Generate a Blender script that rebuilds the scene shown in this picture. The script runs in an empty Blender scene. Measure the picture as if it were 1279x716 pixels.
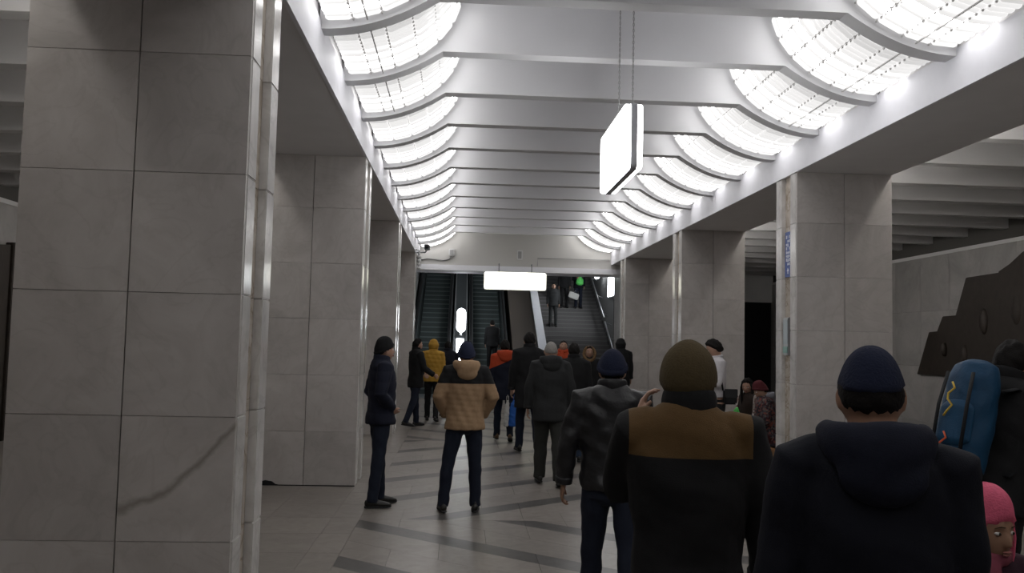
import bpy, bmesh, math, random
import numpy as np
from mathutils import Vector, Matrix
random.seed(7)
sc = bpy.context.scene
COL = sc.collection
R = math.radians

# ------------------------------------------------------------------ camera, world, exposure
FPX, YAW, PITCH, ROLL = 1074.3, 0.0573, 0.0643, 0.0230
cam = bpy.data.cameras.new('camera'); cam.sensor_width = 36.0; cam.lens = FPX / 1279 * 36.0
cam.clip_start = 0.05; cam.clip_end = 200
camo = bpy.data.objects.new('camera', cam); COL.objects.link(camo)
fw = Vector((math.sin(YAW)*math.cos(PITCH), math.cos(YAW)*math.cos(PITCH), math.sin(PITCH)))
rt = Vector((math.cos(YAW), -math.sin(YAW), 0)); up = rt.cross(fw)
r2 = rt*math.cos(ROLL) + up*math.sin(ROLL); u2 = -rt*math.sin(ROLL) + up*math.cos(ROLL)
M = Matrix.Identity(4)
for i in range(3):
    M[i][0] = r2[i]; M[i][1] = u2[i]; M[i][2] = -fw[i]
M.translation = Vector((0, 0, 1.75))
camo.matrix_world = M
sc.camera = camo
world = bpy.data.worlds.new('world'); sc.world = world; world.use_nodes = True
world.node_tree.nodes['Background'].inputs[0].default_value = (0.5, 0.52, 0.55, 1)
world.node_tree.nodes['Background'].inputs[1].default_value = 0.02
vs = sc.view_settings
vs.view_transform = 'Standard'; vs.look = 'None'; vs.gamma = 1.0; vs.use_curve_mapping = False
vs.exposure = 0.30
TUBE = 1.0          # radiance of the ceiling tubes
FILL = 20.0         # radiance of the added platform fill lights

# ------------------------------------------------------------------ main dimensions
XL, XR = -1.21, 4.12            # hall faces of the pillar rows
PW, PD = 1.22, 0.70             # pillar width (x) and depth (y)
D0, MOD = 4.79, 5.60            # first visible pillar, pillar pitch
BH = 3.95                       # beam soffit
FT = 4.31                       # fascia top
RIB0, RP, RW = 8.29, 1.40, 0.17 # ceiling ribs
ZF = 4.575                      # flat rib soffit
CEIL = 5.30
YEND = RIB0 + 11*RP             # 23.69 end wall
YBACK = -6.0
PCEIL, PRIB = 4.72, 4.28        # side platform ceiling / rib soffit
XTL, XTR = -8.1, 11.0           # track walls

# ------------------------------------------------------------------ materials
MATS = {}
def nt(name):
    m = bpy.data.materials.new(name); m.use_nodes = True
    return m, m.node_tree.nodes, m.node_tree.links, m.node_tree.nodes['Principled BSDF']
def plain(name, col, rough=0.6, metal=0.0, spec=0.5, emit=None, est=0.0, noise=0.0, nscale=30.0, bump=0.0, bscale=200.0):
    key = name
    if key in MATS: return MATS[key]
    m, N, L, b = nt(name)
    b.inputs['Base Color'].default_value = (*col, 1); b.inputs['Roughness'].default_value = rough
    b.inputs['Metallic'].default_value = metal; b.inputs['Specular IOR Level'].default_value = spec
    if emit: b.inputs['Emission Color'].default_value = (*emit, 1); b.inputs['Emission Strength'].default_value = est
    if noise > 0 or bump > 0:
        tc = N.new('ShaderNodeTexCoord')
    if noise > 0:
        nz = N.new('ShaderNodeTexNoise'); nz.inputs['Scale'].default_value = nscale; nz.inputs['Detail'].default_value = 5
        L.new(tc.outputs['Object'], nz.inputs['Vector'])
        mx = N.new('ShaderNodeMix'); mx.data_type = 'RGBA'
        mx.inputs[6].default_value = (*[c*(1-noise) for c in col], 1); mx.inputs[7].default_value = (*[min(1, c*(1+noise)) for c in col], 1)
        L.new(nz.outputs['Fac'], mx.inputs[0]); L.new(mx.outputs[2], b.inputs['Base Color'])
    if bump > 0:
        n2 = N.new('ShaderNodeTexNoise'); n2.inputs['Scale'].default_value = bscale; n2.inputs['Detail'].default_value = 3
        L.new(tc.outputs['Object'], n2.inputs['Vector'])
        bp = N.new('ShaderNodeBump'); bp.inputs['Strength'].default_value = bump; bp.inputs['Distance'].default_value = 0.004
        L.new(n2.outputs['Fac'], bp.inputs['Height']); L.new(bp.outputs['Normal'], b.inputs['Normal'])
    MATS[key] = m
    return m
def marble(name, dark, light, rough=0.35, scale=1.6, vein=0.35, veincol=(0.16, 0.13, 0.10), stain=None):
    m, N, L, b = nt(name)
    tc = N.new('ShaderNodeTexCoord'); oi = N.new('ShaderNodeObjectInfo')
    ml = N.new('ShaderNodeVectorMath'); ml.operation = 'SCALE'; ml.inputs[0].default_value = (37.0, 19.0, 53.0)
    L.new(oi.outputs['Random'], ml.inputs['Scale'])
    ad = N.new('ShaderNodeVectorMath'); ad.operation = 'ADD'
    L.new(tc.outputs['Object'], ad.inputs[0]); L.new(ml.outputs[0], ad.inputs[1])
    n1 = N.new('ShaderNodeTexNoise'); n1.inputs['Scale'].default_value = scale; n1.inputs['Detail'].default_value = 9; n1.inputs['Roughness'].default_value = .62; n1.inputs['Distortion'].default_value = 1.2
    L.new(ad.outputs[0], n1.inputs['Vector'])
    rp = N.new('ShaderNodeValToRGB'); rp.color_ramp.elements[0].position = .32; rp.color_ramp.elements[1].position = .66
    rp.color_ramp.elements[0].color = (*dark, 1); rp.color_ramp.elements[1].color = (*light, 1)
    L.new(n1.outputs['Fac'], rp.inputs[0])
    n2 = N.new('ShaderNodeTexNoise'); n2.inputs['Scale'].default_value = scale*.9; n2.inputs['Detail'].default_value = 6; n2.inputs['Distortion'].default_value = 2.5
    L.new(ad.outputs[0], n2.inputs['Vector'])
    sb = N.new('ShaderNodeMath'); sb.operation = 'SUBTRACT'; sb.inputs[1].default_value = .5; L.new(n2.outputs['Fac'], sb.inputs[0])
    ab = N.new('ShaderNodeMath'); ab.operation = 'ABSOLUTE'; L.new(sb.outputs[0], ab.inputs[0])
    mr = N.new('ShaderNodeMapRange'); mr.inputs[1].default_value = 0; mr.inputs[2].default_value = .035; mr.inputs[3].default_value = vein; mr.inputs[4].default_value = 0
    L.new(ab.outputs[0], mr.inputs[0])
    mx = N.new('ShaderNodeMix'); mx.data_type = 'RGBA'; mx.inputs[7].default_value = (*veincol, 1)
    L.new(mr.outputs[0], mx.inputs[0]); L.new(rp.outputs[0], mx.inputs[6])
    # small tone change from slab to slab
    tr = N.new('ShaderNodeMapRange'); tr.inputs[3].default_value = .92; tr.inputs[4].default_value = 1.07; L.new(oi.outputs['Random'], tr.inputs[0])
    sc_ = N.new('ShaderNodeVectorMath'); sc_.operation = 'SCALE'; L.new(mx.outputs[2], sc_.inputs[0]); L.new(tr.outputs[0], sc_.inputs['Scale'])
    out = sc_.outputs[0]
    if stain:      # brown seepage mark: distance to a bent line in the panel's own x-z plane
        sx = N.new('ShaderNodeSeparateXYZ'); L.new(tc.outputs['Object'], sx.inputs[0])
        nw = N.new('ShaderNodeTexNoise'); nw.inputs['Scale'].default_value = 7; nw.inputs['Detail'].default_value = 4; L.new(tc.outputs['Object'], nw.inputs['Vector'])
        # line z = a*x*x + k*x + c
        m2 = N.new('ShaderNodeMath'); m2.operation = 'MULTIPLY'; L.new(sx.outputs['X'], m2.inputs[0]); L.new(sx.outputs['X'], m2.inputs[1])
        m3 = N.new('ShaderNodeMath'); m3.operation = 'MULTIPLY_ADD'; m3.inputs[1].default_value = stain[0]; L.new(m2.outputs[0], m3.inputs[0])
        m4 = N.new('ShaderNodeMath'); m4.operation = 'MULTIPLY_ADD'; m4.inputs[1].default_value = stain[1]; m4.inputs[2].default_value = stain[2]; L.new(sx.outputs['X'], m4.inputs[0])
        L.new(m4.outputs[0], m3.inputs[2])
        d = N.new('ShaderNodeMath'); d.operation = 'SUBTRACT'; L.new(sx.outputs['Z'], d.inputs[0]); L.new(m3.outputs[0], d.inputs[1])
        w = N.new('ShaderNodeMath'); w.operation = 'MULTIPLY_ADD'; w.inputs[1].default_value = .10; w.inputs[2].default_value = -.05; L.new(nw.outputs['Fac'], w.inputs[0])
        d2 = N.new('ShaderNodeMath'); d2.operation = 'ADD'; L.new(d.outputs[0], d2.inputs[0]); L.new(w.outputs[0], d2.inputs[1])
        a2 = N.new('ShaderNodeMath'); a2.operation = 'ABSOLUTE'; L.new(d2.outputs[0], a2.inputs[0])
        r3 = N.new('ShaderNodeMapRange'); r3.inputs[1].default_value = 0.004; r3.inputs[2].default_value = .035; r3.inputs[3].default_value = .55; r3.inputs[4].default_value = 0
        L.new(a2.outputs[0], r3.inputs[0])
        m5 = N.new('ShaderNodeMix'); m5.data_type = 'RGBA'; m5.inputs[7].default_value = (.13, .105, .07, 1)
        L.new(r3.outputs[0], m5.inputs[0]); L.new(out, m5.inputs[6]); out = m5.outputs[2]
    L.new(out, b.inputs['Base Color'])
    b.inputs['Roughness'].default_value = rough
    return m
M_PANEL = marble('grey_marble', (.425, .395, .375), (.535, .505, .485), .36, 1.9, .10)
M_STAIN = marble('grey_marble_stained', (.425, .395, .375), (.535, .505, .485), .36, 1.9, .10, stain=(.9, .75, -.02))
M_BAND = marble('pale_polished_marble', (.52, .50, .48), (.74, .72, .70), .16, 1.4, .15)
M_VEIN = marble('veined_polished_marble', (.36, .30, .23), (.66, .60, .53), .16, 2.2, .6, (.20, .13, .07))
M_FLOOR = marble('floor_granite', (.180, .161, .143), (.240, .216, .193), .36, 6.0, .0)
M_DARKF = marble('dark_floor_granite', (.058, .054, .052), (.085, .080, .077), .36, 8.0, .0)
M_GROUT = plain('grout', (.085, .08, .075), .9)
M_WHITE = plain('white_plaster', (.72, .72, .74), .75, noise=.03, nscale=3)
M_FASCIA = plain('fascia_paint', (.80, .80, .85), .55, noise=.05, nscale=9)
M_SOFFIT = plain('soffit_paint', (.74, .73, .74), .8, noise=.05, nscale=4)
M_CEILP = plain('platform_ceiling_paint', (.72, .71, .71), .8, noise=.05, nscale=3)
M_CRIBP = plain('platform_rib_paint', (.62, .61, .61), .8)
M_TWALL = marble('track_wall_marble', (.30, .29, .28), (.42, .40, .39), .4, .9, .1)
M_BRONZE = plain('bronze_relief', (.035, .026, .020), .55, metal=.3, noise=.4, nscale=6, bump=.6, bscale=18)
M_BLACK = plain('black_void', (.006, .006, .007), .9)
M_DMETAL = plain('dark_steel', (.14, .155, .165), .4, metal=.7)
M_STEEL = plain('brushed_steel', (.45, .46, .47), .32, metal=.9)
M_GREYM = plain('grey_frame', (.52, .53, .57), .5, metal=.1)
M_ACRYL = plain('lit_acrylic', (.9, .9, .9), .4, emit=(1, 1, 1), est=5.0)
M_ACRYLY = plain('lit_acrylic_warm', (.9, .9, .8), .4, emit=(1, .98, .80), est=3.2)
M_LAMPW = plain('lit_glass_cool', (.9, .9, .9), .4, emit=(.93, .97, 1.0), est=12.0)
M_PLATE = plain('plastic_box', (.62, .62, .62), .6)
M_CABLE = plain('grey_cable', (.30, .30, .30), .6)
M_RUBBER = plain('black_rubber', (.015, .015, .016), .6)
M_STEP = plain('escalator_step', (.075, .095, .095), .45, metal=.5)
M_NOSE = plain('escalator_nosing', (.17, .21, .21), .4, metal=.3)
M_STAIR = plain('stair_granite', (.11, .105, .105), .6, noise=.2, nscale=20)
M_STAIRN = plain('stair_nosing', (.17, .165, .165), .6)
M_BROWN = plain('brown_panel', (.10, .08, .065), .5)
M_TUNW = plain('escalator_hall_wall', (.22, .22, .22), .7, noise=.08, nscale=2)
M_WOOD = plain('bench_wood', (.33, .17, .07), .5, noise=.3, nscale=15)
M_TUBES = [plain('glass_tube_%s' % n, (.18, .18, .18), .2, emit=(1, .985, .975), est=TUBE*k)
           for n, k in (('dim', .50), ('soft', .66), ('bright', .82), ('full', 7.5))]
M_TRAY = plain('lamp_tray', (.10, .097, .093), .6)
M_BLUE = plain('blue_sign', (.06, .11, .36), .4)
M_SIGNW = plain('sign_white', (.80, .82, .88), .5)
M_FILL = plain('platform_fill', (.9, .9, .9), .4, emit=(1, .97, .92), est=FILL)

# ------------------------------------------------------------------ helpers
class MB:
    def __init__(self): self.v = []; self.f = []
    def add(self, v, f):
        o = len(self.v); self.v += [tuple(p) for p in v]; self.f += [tuple(i+o for i in q) for q in f]; return self
    def box(self, x0, x1, y0, y1, z0, z1):
        return self.add([(x0,y0,z0),(x1,y0,z0),(x1,y1,z0),(x0,y1,z0),(x0,y0,z1),(x1,y0,z1),(x1,y1,z1),(x0,y1,z1)],
                        [(0,3,2,1),(4,5,6,7),(0,1,5,4),(1,2,6,5),(2,3,7,6),(3,0,4,7)])
    def prism(self, poly, axis, a, b):      # poly: 2-D points, extruded along axis from a to b
        n = len(poly)
        def P(p, t):
            return {'x': (t, p[0], p[1]), 'y': (p[0], t, p[1]), 'z': (p[0], p[1], t)}[axis]
        v = [P(p, a) for p in poly] + [P(p, b) for p in poly]
        f = [tuple(range(n))[::-1], tuple(range(n, 2*n))] + [(i, (i+1) % n, n+(i+1) % n, n+i) for i in range(n)]
        return self.add(v, f)
    def tube(self, pts, rad, n=10, ref=(1, 0, 0), caps=True):
        pts = [Vector(p) for p in pts]; k = len(pts); V = []; F = []
        ref = Vector(ref)
        for i, p in enumerate(pts):
            t = (pts[min(i+1, k-1)] - pts[max(i-1, 0)]).normalized()
            s = ref - t*ref.dot(t)
            if s.length < .05: s = Vector((0, 1, 0)) - t*t.y
            s.normalize(); w = t.cross(s)
            ra, rb = rad[i] if isinstance(rad[i], (tuple, list)) else (rad[i], rad[i])
            for j in range(n):
                a = 2*math.pi*j/n
                V.append(p + s*(ra*math.cos(a)) + w*(rb*math.sin(a)))
        for i in range(k-1):
            for j in range(n):
                F.append((i*n+j, i*n+(j+1) % n, (i+1)*n+(j+1) % n, (i+1)*n+j))
        if caps:
            F.append(tuple(range(n))[::-1]); F.append(tuple(range((k-1)*n, k*n)))
        return self.add(V, F)
    def ell(self, c, r, n=12, m=8, rot=None):
        V = []; F = []
        for i in range(m+1):
            th = math.pi*i/m
            for j in range(n):
                ph = 2*math.pi*j/n
                p = Vector((r[0]*math.sin(th)*math.cos(ph), r[1]*math.sin(th)*math.sin(ph), r[2]*math.cos(th)))
                if rot: p = rot @ p
                V.append(Vector(c)+p)
        for i in range(m):
            for j in range(n): F.append((i*n+j, (i+1)*n+j, (i+1)*n+(j+1) % n, i*n+(j+1) % n))
        return self.add(V, F)
    def mesh(self, name, mat, smooth=False, bevel=0):
        me = bpy.data.meshes.new(name); me.from_pydata(self.v, [], self.f)
        bm = bmesh.new(); bm.from_mesh(me)
        bmesh.ops.remove_doubles(bm, verts=bm.verts, dist=1e-6)
        bmesh.ops.recalc_face_normals(bm, faces=bm.faces)
        if bevel: bmesh.ops.bevel(bm, geom=bm.edges[:], offset=bevel, segments=2, affect='EDGES', clamp_overlap=True)
        bm.to_mesh(me); bm.free()
        if mat: me.materials.append(mat)
        if smooth: me.polygons.foreach_set('use_smooth', [True]*len(me.polygons))
        return me
    def build(self, name, mat, parent=None, smooth=False, bevel=0, loc=None):
        return link(name, self.mesh(name, mat, smooth, bevel), parent, loc)
def link(name, me, parent=None, loc=None):
    o = bpy.data.objects.new(name, me); COL.objects.link(o)
    if parent: o.parent = parent
    if loc: o.location = loc
    return o
def empty(name, loc=(0, 0, 0), rz=0):
    o = bpy.data.objects.new(name, None); COL.objects.link(o); o.location = loc; o.rotation_euler = (0, 0, rz)
    o.empty_display_size = .2
    return o
def tag(o, label=None, cat=None, group=None, kind=None):
    if label: o['label'] = label
    if cat: o['category'] = cat
    if group: o['group'] = group
    if kind: o['kind'] = kind
    return o
def struct(o, label=None): return tag(o, label, None, None, 'structure')

# ================================================================== STRUCTURE
# ---- floor: sub-base, slabs, inlaid diagonal dark strips
floor = MB().box(XL-6.0, XR+5.2, YBACK, YEND+4.4, -.25, -.006).build('floor', M_GROUT)
struct(floor, 'pale granite station floor with dark diagonal inlaid strips')
def clip(poly, x0, x1, y0, y1):
    for ax, lim, s in ((0, x0, 1), (0, x1, -1), (1, y0, 1), (1, y1, -1)):
        out = []
        for i in range(len(poly)):
            a, b = poly[i], poly[(i+1) % len(poly)]
            da, db = s*(a[ax]-lim), s*(b[ax]-lim)
            if da >= 0: out.append(a)
            if (da >= 0) != (db >= 0):
                t = da/(da-db); out.append((a[0]+t*(b[0]-a[0]), a[1]+t*(b[1]-a[1])))
        poly = out
        if len(poly) < 3: return []
    return poly
def area(p): return abs(sum(p[i][0]*p[(i+1) % len(p)][1]-p[(i+1) % len(p)][0]*p[i][1] for i in range(len(p))))/2
def slab(poly, mat, name):
    if len(poly) < 3 or area(poly) < .004: return
    cx = sum(p[0] for p in poly)/len(poly); cy = sum(p[1] for p in poly)/len(poly)
    loc = []
    for p in poly:
        dx, dy = p[0]-cx, p[1]-cy; l = math.hypot(dx, dy); k = max(.5, (l-.002)/l)
        loc.append((dx*k, dy*k))
    MB().prism(loc, 'z', -.03, 0).build(name, mat, floor, loc=(cx, cy, 0))
BX0, BX1 = XL+.27, XR-.27
zones = [(1.6, 8.55, -.80, 7.44), (8.55, 15.2, .80, 11.43), (15.2, YEND+.02, -.80, 14.84)]
for y0, y1, s, v0 in zones:
    k0 = math.floor((y0 - s*2 - v0 - 6)/1.4); k1 = math.ceil((y1 - v0 + 6)/1.4)
    for k in range(k0, k1):
        for j, (va, vb, mat, nm, wx) in enumerate(((0, .32, M_DARKF, 'dark_strip', 1.6), (.32, .86, M_FLOOR, 'floor_slab', .8), (.86, 1.4, M_FLOOR, 'floor_slab', .8))):
            A, B = v0+k*1.4+va, v0+k*1.4+vb
            n = int(round((BX1-BX0)/wx))
            off = .4*(j % 2)
            for i in range(-1, n+1):
                xa, xb = BX0+i*wx+off, BX0+(i+1)*wx+off
                poly = [(xa, A+s*xa), (xb, A+s*xb), (xb, B+s*xb), (xa, B+s*xa)]
                slab(clip(poly, BX0, BX1, y0, y1), mat, nm)
y = 1.6
while y < YEND:                                  # plain border course and the bays between the pillars
    for xa, xb in ((XL-.0, BX0), (BX1, XR+.0), (XL-1.22, XL-.61), (XL-.61, XL), (XR, XR+.61), (XR+.61, XR+1.22), (XR+1.22, XR+2.1)):
        slab([(xa, y), (xb, y), (xb, min(y+.7, YEND)), (xa, min(y+.7, YEND))], M_FLOOR, 'floor_slab')
    y += .7
for xa, xb in ((XL-6.0, XL-1.225), (XR+2.105, XR+3.9)):
    MB().box(xa, xb, 1.6, YEND+4.4, -.03, 0).build('platform_paving', M_FLOOR, floor)
MB().box(XL-.6, XR+1.3, YEND+.02, YEND+4.4, -.03, 0).build('landing_paving', M_FLOOR, floor)
MB().box(XL-6.0, XR+3.9, YBACK, 1.6, -.03, 0).build('rear_paving', M_FLOOR, floor)

# ---- pillars
ROWZ = [0.0, .637, 1.305, 1.975, 2.64, 3.31, BH]
G = .0025
GV = .007
panel_me = {}
def panel_mesh(kind, w, h, mat):
    key = (kind, round(w, 3), round(h, 3), mat.name)
    if key not in panel_me:
        if kind == 'front': mb = MB().box(-w/2+GV/2, w/2-GV/2, 0, .03, -h/2+G/2, h/2-G/2)
        else: mb = MB().box(0, .03, -w/2+G/2, w/2-G/2, -h/2+G/2, h/2-G/2)
        panel_me[key] = mb.mesh('marble_panel', mat, bevel=.0012)
    return panel_me[key]
def pillar(side, idx, y0):
    xf = XL if side < 0 else XR                  # hall face
    xo = xf + side*PW                            # outer face
    x0, x1 = min(xf, xo), max(xf, xo)
    o = MB().box(x0+.035+(.05 if side > 0 else 0), x1-.035-(.05 if side < 0 else 0), y0+.03, y0+PD, 0, BH).build('pillar', M_GROUT)
    struct(o, 'marble clad pillar, %s row, %s' % ('left' if side < 0 else 'right', idx))
    for r in range(6):
        za, zb = ROWZ[r], ROWZ[r+1]; zc = (za+zb)/2; h = zb-za
        for c in range(2):
            st = side < 0 and abs(y0-D0) < .01 and r == 1 and c == 1
            link('marble_panel', panel_mesh('front', PW/2, h, M_STAIN if st else M_PANEL), o, (x0+PW/4+c*PW/2, y0, zc))
        # hall face: two projecting polished bands and a recessed veined one
        for ya, yb, mat, rec in ((0.031, .215, M_BAND, 0), (.215, .50, M_VEIN, .05), (.50, PD, M_BAND, 0)):
            xx = xf + (rec if side > 0 else -rec) - (0.03 if side < 0 else 0)
            if rec == 0:
                key = ('band', side, round(yb-ya, 3), round(h, 3))
                if key not in panel_me:
                    w = yb-ya
                    panel_me[key] = (MB().box(0, .085, -w/2+.001, w/2-.001, -h/2+G/2, h/2-G/2) if side > 0 else MB().box(-.055, .03, -w/2+.001, w/2-.001, -h/2+G/2, h/2-G/2)).mesh('marble_band', mat, bevel=.006)
                link('marble_band', panel_me[key], o, (xx, y0+(ya+yb)/2, zc))
            else:
                link('veined_panel', panel_mesh('side', yb-ya, h, mat), o, (xx, y0+(ya+yb)/2, zc))
        link('outer_panel', panel_mesh('side', PD-.032, h, M_PANEL), o, (xo if side < 0 else xo-.03, y0+.016+PD/2, zc))
    return o
order = ['second from the camera', 'third from the camera', 'fourth from the camera', 'last before the escalators']
PIL = {}
for k in range(-2, 4):
    for s in (-1, 1):
        if k < 0 or (k == 0 and s > 0):          # beside and behind the viewer
            o = MB().box(min(XL, XL-PW) if s < 0 else XR, XL if s < 0 else XR+PW, D0+k*MOD, D0+k*MOD+PD, 0, BH).build('pillar', M_PANEL)
            struct(o, 'marble pillar beside the viewer')
        else:
            PIL[(s, k)] = pillar(s, ['nearest to the camera', 'second along', 'third along', 'last before the escalators'][k], D0+k*MOD)

cx = XL-PW
MB().prism([(cx+.02, .012), (cx+.06, .035), (cx+.13, .05), (cx+.17, .062), (cx+.25, .05), (cx+.29, .02), (cx+.33, .012)], 'y', D0+MOD-.004, D0+MOD+.01).build('chipped_base', M_BLACK, PIL[(-1, 1)])
MB().box(cx+.005, XL-.005, D0+MOD-.004, D0+MOD+.01, 0, .012).build('base_joint', M_BLACK, PIL[(-1, 1)])
# ---- longitudinal beams with white fascia
for s, nm in ((-1, 'beam_left'), (1, 'beam_right')):
    xf = XL if s < 0 else XR; xo = xf+s*PW
    b = MB().box(min(xf, xo)+(0 if s < 0 else .02), max(xf, xo)-(.02 if s < 0 else 0), YBACK, YEND+.4, BH, PCEIL+.6).build(nm, M_SOFFIT)
    struct(b, 'long grey soffit beam carried by the %s pillar row' % ('left' if s < 0 else 'right'))
    x0, x1 = (xf-.02, xf+.012) if s < 0 else (xf-.012, xf+.02)
    MB().box(x0, x1, YBACK, YEND, BH-.004, FT).build('fascia', M_FASCIA, b)

# ---- central ceiling: slab and ribs with curved ends
ceil_o = MB().box(XL-.05, XR+.05, YBACK, YEND+.3, CEIL, CEIL+.2).build('ceiling', M_WHITE)
struct(ceil_o, 'white ribbed ceiling over the central hall')
def arcz(d): return 4.245 + .365*d*d
def rib_profile():
    pts = []
    for i in range(13):
        d = i/12*.955; pts.append((XL+d, arcz(d) if i < 12 else ZF))
    pts += [(XR-(p[0]-XL), p[1]) for p in reversed(pts)]
    pts += [(XR, CEIL), (XL, CEIL)]
    return pts
rib_me = MB().prism(rib_profile(), 'y', 0, RW).mesh('rib', M_WHITE)
for i in range(-9, 11): link('rib', rib_me, ceil_o, (0, RIB0+i*RP, 0))

# ---- end wall over the escalator opening
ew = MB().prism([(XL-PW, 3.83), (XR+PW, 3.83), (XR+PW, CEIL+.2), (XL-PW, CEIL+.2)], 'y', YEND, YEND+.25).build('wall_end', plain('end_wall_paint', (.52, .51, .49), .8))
struct(ew, 'white lintel wall above the escalator opening')
MB().prism([(YEND-.03, 3.83), (YEND-.03, 3.68), (YEND+.02, 3.66), (YEND+1.8, 3.74), (YEND+1.8, 4.6), (YEND+.26, 4.6), (YEND+.26, 3.83)], 'x', XL-PW, XR+PW).build('soffit', plain('soffit_white', (.80, .80, .84), .5), ew)
# ---- side platforms
for s, xt, nm in ((-1, XTL, 'left'), (1, XTR, 'right')):
    xo = (XL if s < 0 else XR)+s*PW
    a, b_ = min(xo, xt), max(xo, xt)
    pc = MB().box(a-.2, b_+.2, YBACK, 30.2, PCEIL, PCEIL+.2).build('ceiling_'+nm+'_platform', M_CEILP)
    struct(pc, 'ribbed ceiling over the %s platform' % nm)
    me = MB().box(a, b_, 0, RW+.03, PRIB, PCEIL).mesh('rib', M_CRIBP)
    for i in range(-9, 16): link('rib', me, pc, (0, RIB0+i*RP, 0))
    w = MB().box(xt if s > 0 else xt-.2, xt+.2 if s > 0 else xt, YBACK, 30.2, -1.3, PCEIL).build('wall_'+nm, M_GROUT)
    struct(w, '%s track wall clad in pale marble' % nm)
    # cladding slabs of the track wall, with a projecting cornice course
    yy = 8.0 if s > 0 else 10.0
    cache = {}
    while yy < 30.0:
        for za, zb in ((-1.2, 0.1), (.1, 1.4), (1.4, 2.7), (2.7, 3.98)):
            key = (za, zb)
            if key not in cache: cache[key] = MB().box(-.03, 0, .003, 1.197, za+.003, zb-.003).mesh('wall_panel', M_TWALL)
            link('wall_panel', cache[key], w, (xt if s > 0 else xt+.03, yy, 0))
        yy += 1.2
    MB().box(xt-.03 if s > 0 else xt, xt if s > 0 else xt+.03, YBACK, 30, 3.98, 4.06).build('cornice', M_CEILP, w)
    tb = MB().box(min(XL-6.0, XTL) if s < 0 else XR+3.9, XL-6.0 if s < 0 else XTR, YBACK, 30.2, -1.35, -1.2).build('track_bed_'+nm, M_BLACK)
    struct(tb, '%s track bed' % nm)
    e = MB().prism([(a, 3.35), (b_, 3.35), (b_, PCEIL), (a, PCEIL)], 'y', 29.9, 30.1).build('wall_end_'+nm+'_platform', M_CEILP)
    struct(e, 'end wall over the tunnel mouth of the %s platform' % nm)
    MB().prism([(a, -1.3), (b_, -1.3), (b_, 3.35), (a, 3.35)], 'y', 30.0, 30.1).build('tunnel_mouth', M_BLACK, e)
    MB().box(xo-.0 if s > 0 else xo-.25, xo+.25 if s > 0 else xo, YEND, 30, 0, PCEIL).build('return_wall', M_PANEL, e)
bk = MB().box(XTL-.2, XTR+.2, YBACK-.2, YBACK, -1.3, CEIL+.2).build('wall_back', M_PANEL); struct(bk, 'marble wall behind the viewer')

# ---- bronze relief on the right track wall
rel = empty('bronze_relief', (XTR-.03, 18.0, 1.2))
tag(rel, 'dark stepped bronze relief on the track wall behind the blue backpack', 'relief')
def relief(ya, yb, z0, prof, d, name):
    MB().prism([(y-18.0, z-1.2) for y, z in prof], 'x', -d, .0).build(name, M_BRONZE, rel, bevel=.01)
relief(0, 0, 0, [(20.07, 1.2), (19.13, 1.2), (19.13, 2.22), (19.53, 2.2)], .07, 'stepped_block')
relief(0, 0, 0, [(19.13, 1.2), (18.33, 1.2), (18.33, 2.56), (18.90, 2.55), (19.13, 2.22)], .10, 'stepped_block')
relief(0, 0, 0, [(18.33, 1.2), (16.75, 1.2), (16.75, 3.38), (17.93, 3.36), (18.33, 2.56)], .13, 'stepped_block')
relief(0, 0, 0, [(16.75, 1.2), (14.0, 1.2), (14.0, 3.95), (15.3, 3.90), (16.0, 3.72), (16.4, 3.52), (16.75, 3.40)], .16, 'stepped_block')
for (y, z, r) in ((17.3, 2.4, .28), (16.2, 2.6, .35), (15.3, 2.2, .4), (18.0, 1.7, .22), (18.8, 1.8, .16)):
    MB().ell((-.12, y-18.0, z-1.2), (.08, r*.5, r), 14, 8).build('carved_boss', M_BRONZE, rel, True)

rell = empty('bronze_relief', (XTL+.03, 17.0, 1.2))
tag(rell, 'dark bronze relief on the track wall left of the nearest pillar', 'relief')
for prof_, d_ in (([(13.2, -.6), (15.6, -.6), (15.6, 3.26), (15.2, 3.22), (14.7, 3.08), (14.2, 2.8), (13.6, 2.3), (13.2, 1.6)], .10), ([(15.6, -.6), (18.6, -.6), (18.6, 3.6), (15.6, 3.3)], .14)):
    MB().prism([(y-17.0, z-1.2) for y, z in prof_], 'x', 0, d_).build('curved_block', M_BRONZE, rell, bevel=.01)
# ================================================================== ESCALATOR HALL
EY, ESL = 28.0, .52
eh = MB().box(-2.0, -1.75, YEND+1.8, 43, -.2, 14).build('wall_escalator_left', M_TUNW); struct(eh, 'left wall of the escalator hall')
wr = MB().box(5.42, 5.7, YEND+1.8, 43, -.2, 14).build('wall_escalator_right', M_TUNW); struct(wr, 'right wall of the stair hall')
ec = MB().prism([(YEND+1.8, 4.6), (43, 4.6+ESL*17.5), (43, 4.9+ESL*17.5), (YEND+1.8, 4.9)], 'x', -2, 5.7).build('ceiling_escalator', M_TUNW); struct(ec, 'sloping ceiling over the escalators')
ee = MB().box(-2, 5.7, 43, 43.2, -.2, 14).build('wall_escalator_end', M_BLACK); struct(ee, 'dark end of the escalator hall')
ef = MB().prism([(YEND+4.3, -.2), (43, -.2), (43, ESL*(43-EY)-.7), (EY+.3, -.5)], 'x', -1.75, 5.42).build('floor_escalator', M_BLACK); struct(ef, 'base slab under the escalators and stairs')
RUN = .36
step_me = None
def incl(y): return max(0., ESL*(y-EY))
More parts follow.
